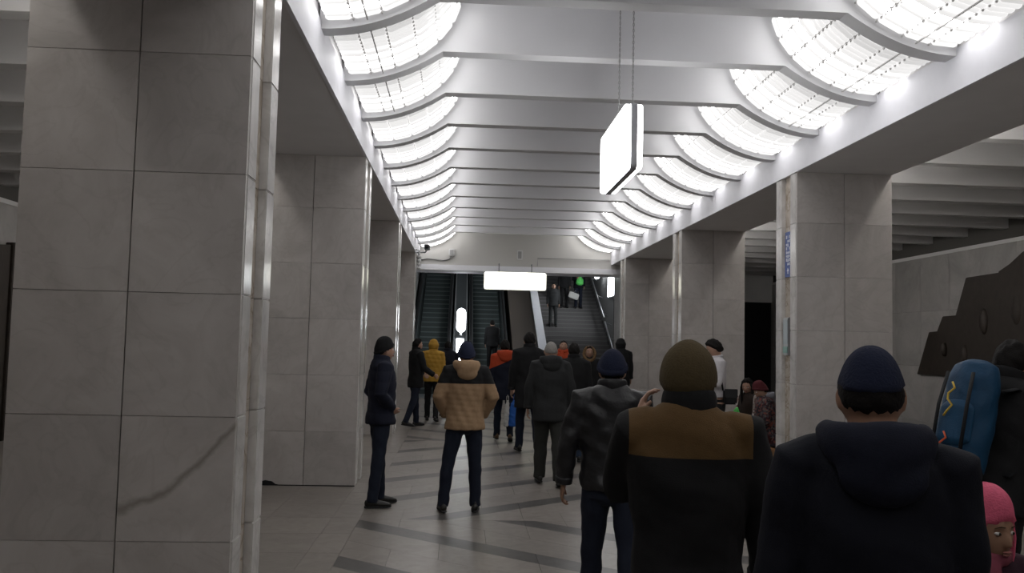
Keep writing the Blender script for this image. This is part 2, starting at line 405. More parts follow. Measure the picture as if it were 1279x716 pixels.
def escalator(xc, label):
    global step_me
    e = tag(empty('escalator', (xc, EY, 0)), label, 'escalator', 'escalators beyond the opening')
    n = 36
    if step_me is None:
        step_me = MB().box(-.5, .5, 0, RUN+.03, -ESL*RUN-.02, 0).mesh('step', M_STEP)
        nb = MB()
        nb.box(-.5, .5, -.006, .03, -.035, .004)
        global nose_me
        nose_me = nb.mesh('nosing', M_NOSE)
    for i in range(n):
        st = link('step', step_me, e, (0, i*RUN, (i+1)*ESL*RUN))
        link('nosing', nose_me, st)
    for s in (-1, 1):
        x0, x1 = sorted((s*.53, s*.66))
        prof = [(-1.6, .0), (-1.6, .80), (-1.3, .92), (0, .98), (n*RUN, .98+ESL*n*RUN), (n*RUN, -.4+ESL*n*RUN), (0.6, 0.0)]
        bl = MB().prism(prof, 'x', x0, x1).build('balustrade', M_DMETAL, e)
        pts = [((x0+x1)/2, a, b+.04) for a, b in ((-1.62, .5), (-1.60, .78), (-1.3, .92), (0, .98), (n*RUN, .98+ESL*n*RUN))]
        MB().tube(pts, [(.045, .035)]*5, 8).build('handrail', M_RUBBER, bl, True)
    MB().box(-.66, .66, -1.9, .0, 0, .012).build('comb_plate', M_STEEL, e)
    return e
escalator(-1.02, 'leftmost escalator climbing beside the last left pillar')
escalator(.93, 'middle escalator climbing behind the hanging yellowish sign')
# deck between the escalators with its lamp and a glowing imitation of a reflection
dk = empty('escalator_deck', (-.04, EY, 0)); tag(dk, 'sloping steel deck between the two left escalators', 'deck')
MB().prism([(-1.5, 0), (-1.5, .86), (0, .90), (12.6, .90+ESL*12.6), (12.6, ESL*12.6-.5), (.6, 0)], 'x', -.25, .25).build('deck_panel', M_DMETAL, dk)
for xx in (-.23, .19): MB().prism([(-1.49, .86), (0, .90), (12.6, .90+ESL*12.6), (12.6, .94+ESL*12.6), (0, .94), (-1.49, .89)], 'x', xx, xx+.04).build('edge_strip', M_STEEL, dk)
def deck_lamp(yy, z0, h, w, label, capsule=True):
    l = empty('deck_lamp', (-.02, yy, z0)); tag(l, label, 'lamp')
    MB().tube([(0, 0, -.35), (0, 0, .02)], [.05, .04], 10).build('stem', M_STEEL, l, True)
    n = 20
    pts = []; rad = []
    for i in range(n+1):
        t = i/n; pts.append((0, 0, h*t)); rad.append(w*max(.2, math.sqrt(max(0, 1-max(0, (abs(2*t-1)-.6)/.4)**2))))
    MB().tube(pts, rad, 16).build('glass_shade', M_LAMPW, l, True)
    return l
deck_lamp(28.5, 2.02, .80, .15, 'glowing white capsule lamp on the deck between escalators')
l2 = empty('reflection_panel', (-.05, 26.46, .95)); tag(l2, 'tall narrow glowing panel imitating a reflection on the escalator deck end', 'light panel')  # glowing panel stands in for the bright reflection in the deck's steel end
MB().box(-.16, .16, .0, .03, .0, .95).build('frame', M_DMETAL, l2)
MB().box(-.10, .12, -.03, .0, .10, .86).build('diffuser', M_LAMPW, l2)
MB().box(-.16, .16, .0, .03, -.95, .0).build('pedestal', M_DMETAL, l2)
# third, brown sided escalator flank and the stair parapet
fl = empty('parapet', (2.35, EY, 0)); tag(fl, 'brown panelled parapet between the escalator and the stairs', 'parapet')
MB().prism([(-1.2, 0), (-1.2, 1.0), (0, 1.08), (12.6, 1.08+ESL*12.6), (12.6, ESL*12.6-.5), (.6, 0)], 'x', -.62, .22).build('brown_panel', M_BROWN, fl)
MB().prism([(-1.2, 0), (-1.2, 1.15), (0, 1.22), (12.6, 1.22+ESL*12.6), (12.6, ESL*12.6-.5), (.6, 0)], 'x', .24, .46).build('grey_wall', M_TUNW, fl)
MB().prism([(.3, 1.40), (5.6, 1.40+ESL*5.3), (5.6, 1.47+ESL*5.3), (.3, 1.47)], 'x', .22, .50).build('pale_coping', M_FASCIA, fl)
# stairs
st_o = empty('stairs', (4.1, EY, 0)); struct(st_o, 'wide dark granite staircase to the right of the escalators')
sm = MB().box(-1.28, 1.30, 0, .33, -.17, 0).mesh('step', M_STAIR); sn = MB().box(-1.28, 1.30, -.008, .035, -.03, .003).mesh('nosing', M_STAIRN)
for i in range(46):
    z = ESL*.30*(i+1)
    a = link('step', sm, st_o, (0, i*.30, z)); link('nosing', sn, a)
hr = empty('stair_handrail', (5.2, EY, 0)); tag(hr, 'steel handrail along the right wall of the stairs', 'handrail')
MB().tube([(0, .4, 1.05), (0, 3.1, 1.05+ESL*2.9)], [.03]*2, 8).build('rail', M_STEEL, hr, True)
MB().tube([(0, 3.3, 1.12+ESL*3.1), (0, 9.6, 1.12+ESL*9.4)], [.03]*2, 8).build('rail', M_STEEL, hr, True)
for yy in (.6, 1.8, 2.9, 3.6, 5.0, 6.5, 8.0, 9.3):
    MB().tube([(0, yy, 1.02+ESL*yy), (.24, yy, .92+ESL*yy)], [.014]*2, 6).build('bracket', M_STEEL, hr)
for i, (ya, yb, za, zb) in enumerate(((27.6, 29.7, 2.80, 4.2), (29.8, 31.5, 3.45, 4.8))):
    p = empty('light_panel', (5.42, ya, za)); tag(p, ['lower bright white wall light panel beside the stairs', 'upper bright white wall light panel beside the stairs'][i], 'light panel', 'lit panels on the stair wall')
    MB().box(-.05, 0, 0, yb-ya, 0, zb-za).build('frame', M_STEEL, p)
    MB().box(-.07, -.05, .04, yb-ya-.04, .04, zb-za-.04).build('diffuser', M_LAMPW, p)
gl = empty('globe_lamp', (5.15, 32.8, 4.35)); tag(gl, 'small round white lamp above the stair handrail', 'lamp')
MB().ell((0, 0, 0), (.11, .11, .11)).build('globe', M_LAMPW, gl, True)
MB().tube([(0, 0, 0), (.28, 0, 0)], [.02, .03], 8).build('arm', M_STEEL, gl)

for k, xx in enumerate((-.05, 2.1, 4.3)):  # fill lights added out of sight to brighten the escalators and stairs
    for j in range(4):
        yy = YEND+2.6+j*3.6; o = empty('slope_fill_light', (xx, yy, 4.6+ESL*(yy-YEND-1.8)-.03)); o.rotation_euler = (math.atan(ESL), 0, 0)
        tag(o, 'added unseen fill light under the sloping escalator hall ceiling', 'lamp', 'added fill lights of the escalator hall')
        MB().box(-.09, .09, -.6, .6, -.05, .03).build('housing', M_STEEL, o); MB().box(-.06, .06, -.57, .57, -.08, -.05).build('tube', plain('slope_fill', (.9, .9, .9), .4, emit=(.92, .97, 1), est=9.0), o)
# ================================================================== LAMPS
prof = [(.05, 4.318), (.27, 4.335), (.50, 4.40), (.72, 4.515), (.90, 4.665), (1.03, 4.84), (1.10, 5.04)]
NT = 14
tube_me = {}
def lamp(side, i):
    y0 = RIB0+i*RP+RW; L = RP-RW
    n_from_end = 11-i
    names = {1: 'first', 2: 'second', 3: 'third', 4: 'fourth', 5: 'fifth', 6: 'sixth', 7: 'seventh', 8: 'eighth', 9: 'ninth', 10: 'tenth', 11: 'eleventh', 12: 'twelfth', 13: 'thirteenth'}
    sx = XL if side < 0 else XR
    o = empty('ceiling_lamp', (sx, y0, FT))
    if n_from_end in names:
        lab = 'curved glass tube lamp over the %s fascia, %s from the end wall' % ('left' if side < 0 else 'right', names[n_from_end])
    else:
        lab = 'curved glass tube lamp behind the viewer over the %s fascia' % ('left' if side < 0 else 'right')
    tag(o, lab, 'lamp', 'glass tube lamps of the hall ceiling')
    P = [(-side*d, z-FT) for d, z in prof]
    # tray behind the tubes
    key = ('tray', side)
    if key not in tube_me:
        v = []; f = []
        for k, (x, z) in enumerate(P):
            nx = -side*-1
            q = (x + side*.07*(.2 if k < 2 else .75), z+.10)
            v += [(q[0], .0, q[1]), (q[0], L, q[1])]
        v += [(p[0], p[1], p[2]+.03) for p in v[:]]
        n = len(P)
        f = [(2*k, 2*k+1, 2*k+3, 2*k+2) for k in range(n-1)] + [(2*n+2*k, 2*n+2*k+2, 2*n+2*k+3, 2*n+2*k+1) for k in range(n-1)]
        tube_me[key] = MB().add(v, f).mesh('tray', M_TRAY)
    link('tray', tube_me[key], o)
    pitch = (L-.06)/NT; r = pitch*.375
    sel = [0, 0, 0, 1, 1, 1, 2, 1, 3, 1, 2, 3, 1, 2]
    def seg(mb, k, y):
        a = Vector((P[k][0], y, P[k][1])); b = Vector((P[k+1][0], y, P[k+1][1])); d = (b-a).normalized(); l = (b-a).length
        mb.tube([a+d*.004, a+d*.016, a+d*.03, b-d*.03, b-d*.016, b-d*.004], [r*.45, r*.8, r, r, r*.8, r*.45], 8, (0, 1, 0))
    near = i in (-2, -1, 0)
    if near:
        for t in range(NT):
            for k in range(len(P)-1):
                ky = ('seg', side, k, sel[t])
                if ky not in tube_me:
                    mb = MB(); seg(mb, k, 0); tube_me[ky] = mb.mesh('tube', M_TUBES[sel[t]], True)
                link('tube', tube_me[ky], o, (0, .03+pitch*(t+.5), 0))
        ky = ('clips', side)
        if ky not in tube_me:
            mb = MB()
            for k in (1,):
                x = (P[k][0]+P[k+1][0])/2; z = (P[k][1]+P[k+1][1])/2 - r - .010
                mb.box(x-.005, x+.005, .03, L-.03, z-.006, z+.006)
            for x, z in P[1:-1]:
                for t in range(NT):
                    mb.ell((x, .03+pitch*(t+.5)+pitch*.5, z-.012), (.010, .014, .012), 6, 4)
            tube_me[ky] = mb.mesh('clip_rail', plain('clip_grey', (.55, .54, .53), .5))
        tag(link('clip_rail', tube_me[ky], o), kind='stuff')
    else:
        for m in range(4):
            ky = ('cl', side, m)
            if ky not in tube_me:
                mb = MB()
                for t in range(NT):
                    if sel[t] == m:
                        for k in range(len(P)-1): seg(mb, k, .03+pitch*(t+.5))
                tube_me[ky] = mb.mesh('tube_cluster', M_TUBES[m], True)
            tag(link('tube_cluster', tube_me[ky], o), kind='stuff')
for i in range(-8, 11):
    for s in (-1, 1): lamp(s, i)

# unseen fill lights added on the outer beam sides to brighten the platforms
for s in (-1, 1):
    xo = (XL if s < 0 else XR)+s*(PW+.0)
    for k in range(-1, 8):
        y0 = D0-2.0+k*2.8
        o = empty('beam_fill_light', (xo, y0, 4.14)); tag(o, 'added unseen fill light on the outer side of the %s beam' % ('left' if s < 0 else 'right'), 'lamp', 'added fill lights behind the beams')
        MB().box(min(0, s*.06), max(0, s*.06), 0, 2.0, -.06, .06).build('housing', M_STEEL, o)
        MB().box(min(s*.06, s*.10), max(s*.06, s*.10), .03, 1.97, -.045, .045).build('tube', M_FILL, o)

# ================================================================== HANGING SIGNS
def rrect(w, h, r, n=5):
    pts = []
    for cx, cz, a0 in ((w/2-r, h/2-r, 0), (-w/2+r, h/2-r, 90), (-w/2+r, -h/2+r, 180), (w/2-r, -h/2+r, 270)):
        for i in range(n+1):
            a = R(a0+90*i/n); pts.append((cx+r*math.cos(a), cz+r*math.sin(a)))
    return pts
lb = empty('hanging_light_box', (1.475, 8.11, 3.595)); tag(lb, 'blank glowing white light box hanging on two chains', 'light box')
MB().prism(rrect(1.40, .60, .055), 'x', -.028, .028).build('frame', M_GREYM, lb)
for a, b in ((-.078, -.028), (.028, .078)): MB().prism(rrect(1.39, .59, .07), 'x', a, b).build('diffuser', M_ACRYL, lb, bevel=.008)
torus_cache = None
def chain(parent, y, z0, z1):
    mb = MB(); n = int((z1-z0)/.027)
    for i in range(n):
        z = z0+.027*(i+.5); pts = []
        for j in range(9):
            a = 2*math.pi*j/8; u, w = .006*math.cos(a), .017*math.sin(a)
            pts.append((u if i % 2 else 0, (0 if i % 2 else u)+y, z+w))
        mb.tube(pts, [.0035]*9, 4, (0, 0, 1) if False else (1, .3, .1), False)
    mb.build('chain', M_CABLE, parent, True)
chain(lb, -.60, .29, CEIL-3.595); chain(lb, .08, .29, CEIL-3.595)
hs = empty('hanging_sign', (1.43, 23.50, 3.415)); tag(hs, 'glowing yellowish blank sign hanging before the escalators', 'light box')
MB().prism(rrect(1.72, .50, .05), 'y', -.03, .03).build('frame', M_GREYM, hs)
MB().prism(rrect(1.68, .46, .05), 'y', -.06, -.03).build('diffuser', M_ACRYLY, hs, bevel=.006)
for x in (-.45, .45): MB().tube([(x, 0, .24), (x, 0, .47), (x, .19, .47)], [.012]*3, 6).build('rod', M_DMETAL, hs)

# fittings on the end wall
for x, z, w, h, lab in ((-.33, 4.17, .16, .20, 'small pale junction box on the end wall above the cable'), (1.55, 4.15, .16, .26, 'small pale vent box above the hanging sign')):
    o = tag(empty('wall_box', (x, YEND, z)), lab, 'box')
    MB().box(-w/2, w/2, -.07, 0, -h/2, h/2).build('housing', M_PLATE, o, bevel=.01)
    MB().box(-w/2+.03, w/2-.03, -.08, -.07, -h/2+.03, h/2-.03).build('cover', M_CABLE, o)
cb = MB().tube([(-.33, YEND-.03, 4.06), (-.40, YEND-.03, 3.98), (-.55, YEND-.03, 3.95), (-1.0, YEND-.03, 3.99), (-1.2, YEND-.03, 3.93)], [.018]*5, 6).build('cable', M_CABLE, None, True)
tag(cb, 'grey cable running from the junction box to the corner', 'cable')
cb2 = MB().tube([(4.05, YEND-.045, 4.08), (2.05, YEND-.045, 4.08), (2.05, YEND-.045, 3.86)], [.013]*3, 6).build('conduit', M_CABLE)
tag(cb2, 'thin grey conduit crossing the end wall beside the fascia', 'conduit')
cc = empty('security_camera', (-.93, 21.9, 4.10)); tag(cc, 'dark security camera on a bracket at the left fascia end', 'camera')
MB().box(-.07, .07, -.20, .16, -.06, .06).build('housing', M_DMETAL, cc, bevel=.015)
MB().tube([(0, -.20, 0), (0, -.25, 0)], [.045, .05], 12).build('lens_hood', M_RUBBER, cc, True)
MB().tube([(0, .05, -.05), (-.05, .05, -.12), (-.27, .05, -.13)], [.02]*3, 8).build('arm', M_STEEL, cc, True)
sp = empty('bell_bracket', (-1.11, 21.5, 3.86)); tag(sp, 'pale ribbed fitting hanging under the left fascia end', 'fitting')
for k in range(4): MB().tube([(0, 0, -.02-.09*k), (0, 0, -.075-.09*k)], [.055-.006*k, .07-.006*k], 12).build('ring', M_PLATE, sp, True)
MB().tube([(-.09, 0, .14), (0, 0, .12), (0, 0, -.36)], [.02]*3, 8).build('stem', M_STEEL, sp)

# direction sign and intercom in the recess of the right-hand pillar
y1 = D0+MOD
sg = empty('direction_sign', (XR+.05, y1+.36, 2.95)); tag(sg, 'narrow vertical blue direction sign with white lettering on pillar', 'sign')
MB().box(-.02, 0, -.10, .10, -.29, .29).build('plate', M_BLUE, sg)
# white rotated lettering lines and an arrow
for cy, h0, h1 in ((-.05, -.14, .25), (.0, -.14, .16), (.045, -.14, .22)):
    z = h0
    k = 0
    while z < h1:
        w = .028+.014*((k*7+int(cy*100)) % 3)/2
        if (k+int(abs(cy*100))) % 6 != 4: MB().box(-.024, -.02, cy-.016, cy+.012, z, z+w).build('letter', M_SIGNW, sg)
        z += w+.014; k += 1
MB().prism([(-.008, -.25), (.008, -.25), (.008, -.215), (.03, -.215), (0, -.175), (-.03, -.215), (-.008, -.215)], 'x', -.024, -.02).build('arrow', M_SIGNW, sg)
ic = empty('call_panel', (XR+.05, y1+.36, 1.90)); tag(ic, 'small steel and glass call panel below the blue sign', 'call panel')
MB().box(-.05, 0, -.09, .09, -.24, .24).build('housing', M_STEEL, ic, bevel=.01)
MB().box(-.055, -.05, -.07, .07, -.10, .21).build('glass_door', plain('panel_glass', (.5, .56, .58), .08), ic)
MB().box(-.058, -.05, -.07, .07, -.21, -.13).build('label_plate', plain('label_green', (.25, .42, .38), .5), ic)

# bench
bn = empty('bench', (4.40, 12.55, 0)); tag(bn, 'brown wooden bench between the right pillars', 'bench')
for k in range(4): MB().box(-.22+k*.115, -.22+k*.115+.10, -1.35, 1.35, .355, .39).build('slat', M_WOOD, bn, bevel=.006)
for yy in (-1.2, 0, 1.2):
    for xx in (-.18, .18): MB().box(xx-.03, xx+.03, yy-.03, yy+.03, 0, .355).build('leg', M_WOOD, bn)
    MB().box(-.2, .22, yy-.025, yy+.025, .29, .355).build('rail', M_WOOD, bn)
#PEOPLE_HERE
# ================================================================== PEOPLE
def cloth(name, col, rough=.85, noise=.18, nscale=40, bump=.35, bscale=260, spec=.3):
    return plain('cloth_'+name, col, rough, spec=spec, noise=noise, nscale=nscale, bump=bump, bscale=bscale)
C_BLACK = cloth('black', (.010, .010, .011)); C_CHAR = cloth('charcoal', (.022, .023, .024)); C_NAVY = cloth('navy', (.008, .010, .022))
C_DNAVY = cloth('dark_navy', (.005, .006, .012)); C_JEAN = cloth('dark_jeans', (.012, .016, .030)); C_BJEAN = cloth('blue_jeans', (.030, .048, .085))
C_BEIGE = cloth('beige', (.33, .215, .125)); C_YELLOW = cloth('mustard', (.42, .235, .035)); C_ORANGE = cloth('orange_red', (.42, .055, .018))
C_OLIVE = cloth('olive_knit', (.075, .055, .026), .95, .25, 90, .8, 140); C_TAN = cloth('tan_yoke', (.115, .066, .024)); C_WHITE = cloth('white_jacket', (.55, .53, .55))
C_GREYT = cloth('grey_trousers', (.030, .031, .028)); C_PINK = cloth('pink_knit', (.72, .13, .22), .9, .12, 60, .7, 160); C_MAROON = cloth('maroon_knit', (.09, .018, .022), .95, .3, 60, .6, 150)
C_LEATH = plain('black_leather', (.012, .012, .014), .46, noise=.2, nscale=25, bump=.5, bscale=60); C_FUR = cloth('fur_trim', (.16, .10, .05), 1, .4, 80, 1.0, 90)
C_BKNIT = cloth('black_knit', (.009, .009, .010), .95, .25, 80, .8, 150); C_NKNIT = cloth('navy_knit', (.012, .016, .038), .95, .25, 80, .8, 150)
C_LIGHT = cloth('shirt_white', (.62, .62, .60)); C_GREEN = cloth('lime_green', (.12, .60, .13)); C_SHOE = plain('shoe_leather', (.012, .011, .010), .45); C_BSHOE = plain('brown_shoe', (.10, .055, .025), .55)
C_SOLE = plain('shoe_sole', (.02, .02, .02), .8)
def patterned(name, cols, scale):
    m, N, L, b = nt(name)
    tc = N.new('ShaderNodeTexCoord'); v = N.new('ShaderNodeTexVoronoi'); v.inputs['Scale'].default_value = scale
    L.new(tc.outputs['Object'], v.inputs['Vector'])
    sp_ = N.new('ShaderNodeSeparateColor'); L.new(v.outputs['Color'], sp_.inputs[0])
    r = N.new('ShaderNodeValToRGB'); r.color_ramp.interpolation = 'CONSTANT'
    while len(r.color_ramp.elements) < len(cols): r.color_ramp.elements.new(.5)
    for i, c in enumerate(cols):
        r.color_ramp.elements[i].position = i/len(cols); r.color_ramp.elements[i].color = (*c, 1)
    L.new(sp_.outputs[0], r.inputs[0]); L.new(r.outputs[0], b.inputs['Base Color']); b.inputs['Roughness'].default_value = .9
    return m
C_PATT = patterned('patterned_fabric', [(.05, .012, .016), (.14, .11, .10), (.03, .022, .03), (.20, .06, .05), (.07, .06, .07), (.02, .016, .02)], 42)
C_PATL = patterned('pale_patterned_fabric', [(.30, .26, .23), (.13, .09, .08), (.38, .34, .32), (.20, .12, .10)], 38)
SKIN = plain('skin', (.40, .235, .165), .55, noise=.08, nscale=60); SKIN2 = plain('skin_tan', (.30, .165, .105), .55, noise=.08, nscale=60)
EYEW = plain('eye_white', (.7, .68, .66), .3); EYED = plain('iris_dark', (.02, .014, .01), .2); LIP = plain('lips', (.33, .12, .10), .5)
H_BLACK = plain('hair_black', (.0075, .006, .0055), .75, spec=.2, bump=.8, bscale=120); H_GREY = plain('hair_grey', (.26, .245, .23), .8, spec=.2, noise=.3, nscale=50, bump=.8, bscale=120)
H_BROWN = plain('hair_brown', (.022, .013, .009), .75, spec=.2, bump=.8, bscale=120)

def sm(x, a, b):
    t = np.clip((x-a)/(b-a), 0, 1); return t*t*(3-2*t)
NU, NV = 40, 30
_th = np.pi*(np.arange(NV)+.5)/NV; _ph = 2*np.pi*np.arange(NU)/NU
DIRS = np.array([[math.sin(t)*math.cos(p_), math.sin(t)*math.sin(p_), math.cos(t)] for t in _th for p_ in _ph] + [[0, 0, 1.], [0, 0, -1.]])
def grid_faces():
    f = []
    for i in range(NV-1):
        for j in range(NU): f.append((i*NU+j, (i+1)*NU+j, (i+1)*NU+(j+1) % NU, i*NU+(j+1) % NU))
    a, b = NU*NV, NU*NV+1
    for j in range(NU): f.append((a, j, (j+1) % NU)); f.append((b, (NV-1)*NU+(j+1) % NU, (NV-1)*NU+j))
    return f
GF = grid_faces()
def head_base():
    D = DIRS; x = D[:, 0]*.077; y = D[:, 1]*.097; z = D[:, 2]*.120
    fr = np.clip(D[:, 1], 0, 1); low = np.clip(-D[:, 2], 0, 1)
    x = x*(1-.30*sm(low, .25, .95)); y = np.where(D[:, 1] < 0, y*(1-.40*sm(low, .15, .9)), y*(1-.06*sm(fr, .5, 1)))
    f2 = sm(fr, .15, .6)
    y = y + .014*f2*sm(low, .6, .95)
    ax = np.abs(x)
    y = y + .026*np.clip((.024-z)/.05, 0, 1)*(1-sm(-z, .030, .043))*np.exp(-(x/.012)**2)*f2
    y = y + .005*np.exp(-((z-.030)/.010)**2)*np.exp(-((ax-.026)/.022)**2)*f2
    y = y - .009*np.exp(-((z-.010)/.012)**2)*np.exp(-((ax-.031)/.014)**2)*f2
    y = y + .006*np.exp(-((z+.058)/.011)**2)*np.exp(-(x/.022)**2)*f2 - .004*np.exp(-((z+.058)/.003)**2)*np.exp(-(x/.02)**2)*f2
    return np.stack([x, y, z], 1)
HEAD = head_base()
HN = HEAD/np.linalg.norm(HEAD, axis=1)[:, None]
def hairline(y, back=-.072): return np.interp(y, [-.09, -.03, .0, .03, .06, .09], [back, back*.75, -.01, .030, .062, .080])
def hair_t(th=.014, back=-.072, seed=0):
    e = HEAD[:, 2]-hairline(HEAD[:, 1], back)
    n = .25*th*(np.sin(HEAD[:, 0]*95+3*np.sin(HEAD[:, 2]*40)+seed)+np.sin(HEAD[:, 1]*80+4*np.sin(HEAD[:, 0]*45)))+.0012*np.sin(HEAD[:, 2]*230+HEAD[:, 0]*150)
    e = e+.006*np.sin(np.arctan2(HEAD[:, 1], HEAD[:, 0])*17)
    return -.012+(.012+th+n)*sm(e, -.004, .030)
def beanie_t(th=.013, front=.048, back=-.030, top=.012):
    l = np.interp(HEAD[:, 1], [-.09, 0, .09], [back, (front+back)/2-.004, front]); e = HEAD[:, 2]-l
    rib = .0012*np.sin(np.arctan2(HEAD[:, 1], HEAD[:, 0])*44)
    return -.02+(.02+th+rib+top*sm(HEAD[:, 2], .05, .12))*sm(e, -.003, .008)
def cuff_t(th=.019, front=.048, back=-.030, w=.045):
    l = np.interp(HEAD[:, 1], [-.09, 0, .09], [back, (front+back)/2-.004, front]); e = HEAD[:, 2]-l
    rib = .0015*np.sin(np.arctan2(HEAD[:, 1], HEAD[:, 0])*44)
    return -.02+(.02+th+rib)*sm(e, -.006, .004)*(1-sm(e, w-.006, w+.006))
def hood_t(th=.035):
    open_ = sm(DIRS[:, 1], .35, .62)*sm(DIRS[:, 2]*-1, -.75, -.55)
    return (th+.004*np.sin(HEAD[:, 2]*90))*(1-open_)-.025*open_

def evaluated(me, mods):
    o = bpy.data.objects.new('tmp', me); COL.objects.link(o)
    for kind, kw in mods:
        md = o.modifiers.new(kind, kind)
        for k, v in kw.items(): setattr(md, k, v)
    dg = bpy.context.evaluated_depsgraph_get()
    out = bpy.data.meshes.new_from_object(o.evaluated_get(dg))
    bpy.data.objects.remove(o); bpy.data.meshes.remove(me)
    out.materials.clear()
    return out
def remesh(mb, voxel, smooth=4, target=None):
    me = bpy.data.meshes.new('t'); me.from_pydata(mb.v, [], mb.f)
    mods = [('REMESH', dict(mode='VOXEL', voxel_size=voxel)), ('SMOOTH', dict(factor=.5, iterations=smooth))]
    me = evaluated(me, mods)
    if target and len(me.polygons)*2 > target*1.15:
        me = evaluated(me, [('DECIMATE', dict(ratio=target/(len(me.polygons)*2)))])
    return me
def shade(me, mat):
    me.materials.append(mat); me.polygons.foreach_set('use_smooth', [True]*len(me.polygons)); return me
def fold(me, fn):
    n = len(me.vertices); co = np.empty(n*3); no = np.empty(n*3)
    me.vertices.foreach_get('co', co); me.vertices.foreach_get('normal', no)
    co = co.reshape(-1, 3); no = no.reshape(-1, 3)
    me.vertices.foreach_set('co', (co+no*fn(co)[:, None]).ravel()); me.update()
def f_soft(amp=.005, s=1.):
    def g(c):
        x, y, z = c.T*s
        a = np.sin(z*24+3.1*np.sin(x*9+1)+2*np.sin(y*11)); b = np.sin(z*41+x*17+2.2*np.sin(y*19+x*7)); d = np.sin(x*23-z*12+1.7*np.sin(z*15))
        return amp*(.5*a+.35*b*np.abs(b)+.35*d)
    return g
def f_quilt(pitch=.085, amp=.007):
    def g(c):
        z = c[:, 2]+.012*np.sin(c[:, 0]*8)
        return amp*(np.abs(np.sin(np.pi*z/pitch))**.6-.5)+.002*np.sin(c[:, 0]*60+c[:, 2]*31)
    return g
def split(me, planes, pred):
    bm = bmesh.new(); bm.from_mesh(me)
    for co, no in planes: bmesh.ops.bisect_plane(bm, geom=bm.verts[:]+bm.edges[:]+bm.faces[:], plane_co=co, plane_no=no, dist=1e-5)
    b2 = bm.copy()
    bmesh.ops.delete(bm, geom=[f for f in bm.faces if pred(f.calc_center_median())], context='FACES')
    bmesh.ops.delete(b2, geom=[f for f in b2.faces if not pred(f.calc_center_median())], context='FACES')
    m2 = bpy.data.meshes.new('t'); b2.to_mesh(m2); bm.to_mesh(me); bm.free(); b2.free()
    return m2

def hand(mb, wrist, d, thumb, palm, curl, s):
    d = d.normalized(); w = (thumb-d*thumb.dot(d)).normalized(); n = (palm-d*palm.dot(d)-w*palm.dot(w)).normalized()
    mb.tube([wrist-d*.03*s, wrist+d*.01*s, wrist+d*.05*s, wrist+d*.088*s], [(.026*s, .02*s), (.03*s, .017*s), (.042*s, .016*s), (.040*s, .012*s)], 12, w)
    for off, ln in ((.031, .066), (.0105, .076), (-.0105, .070), (-.031, .055)):
        p = wrist+d*.082*s+w*off*s+w*(off*.05); pts = [p]; a = 0
        for k, (fr, da) in enumerate(((.42, 18), (.33, 32), (.25, 30))):
            a += R(da*curl); p = p+(d*math.cos(a)+n*math.sin(a)+w*off*1.6)*ln*fr*s; pts.append(p)
        mb.tube(pts, [.0092*s, .0088*s, .0080*s, .0060*s], 8, w)
    t0 = wrist+d*.028*s+w*.026*s; t1 = t0+(w*.62+d*.72+n*.3)*.038*s; t2 = t1+(w*.2+d*.9+n*.4*curl)*.034*s
    mb.tube([t0, t1, t2], [.0125*s, .0105*s, .0075*s], 8, n)

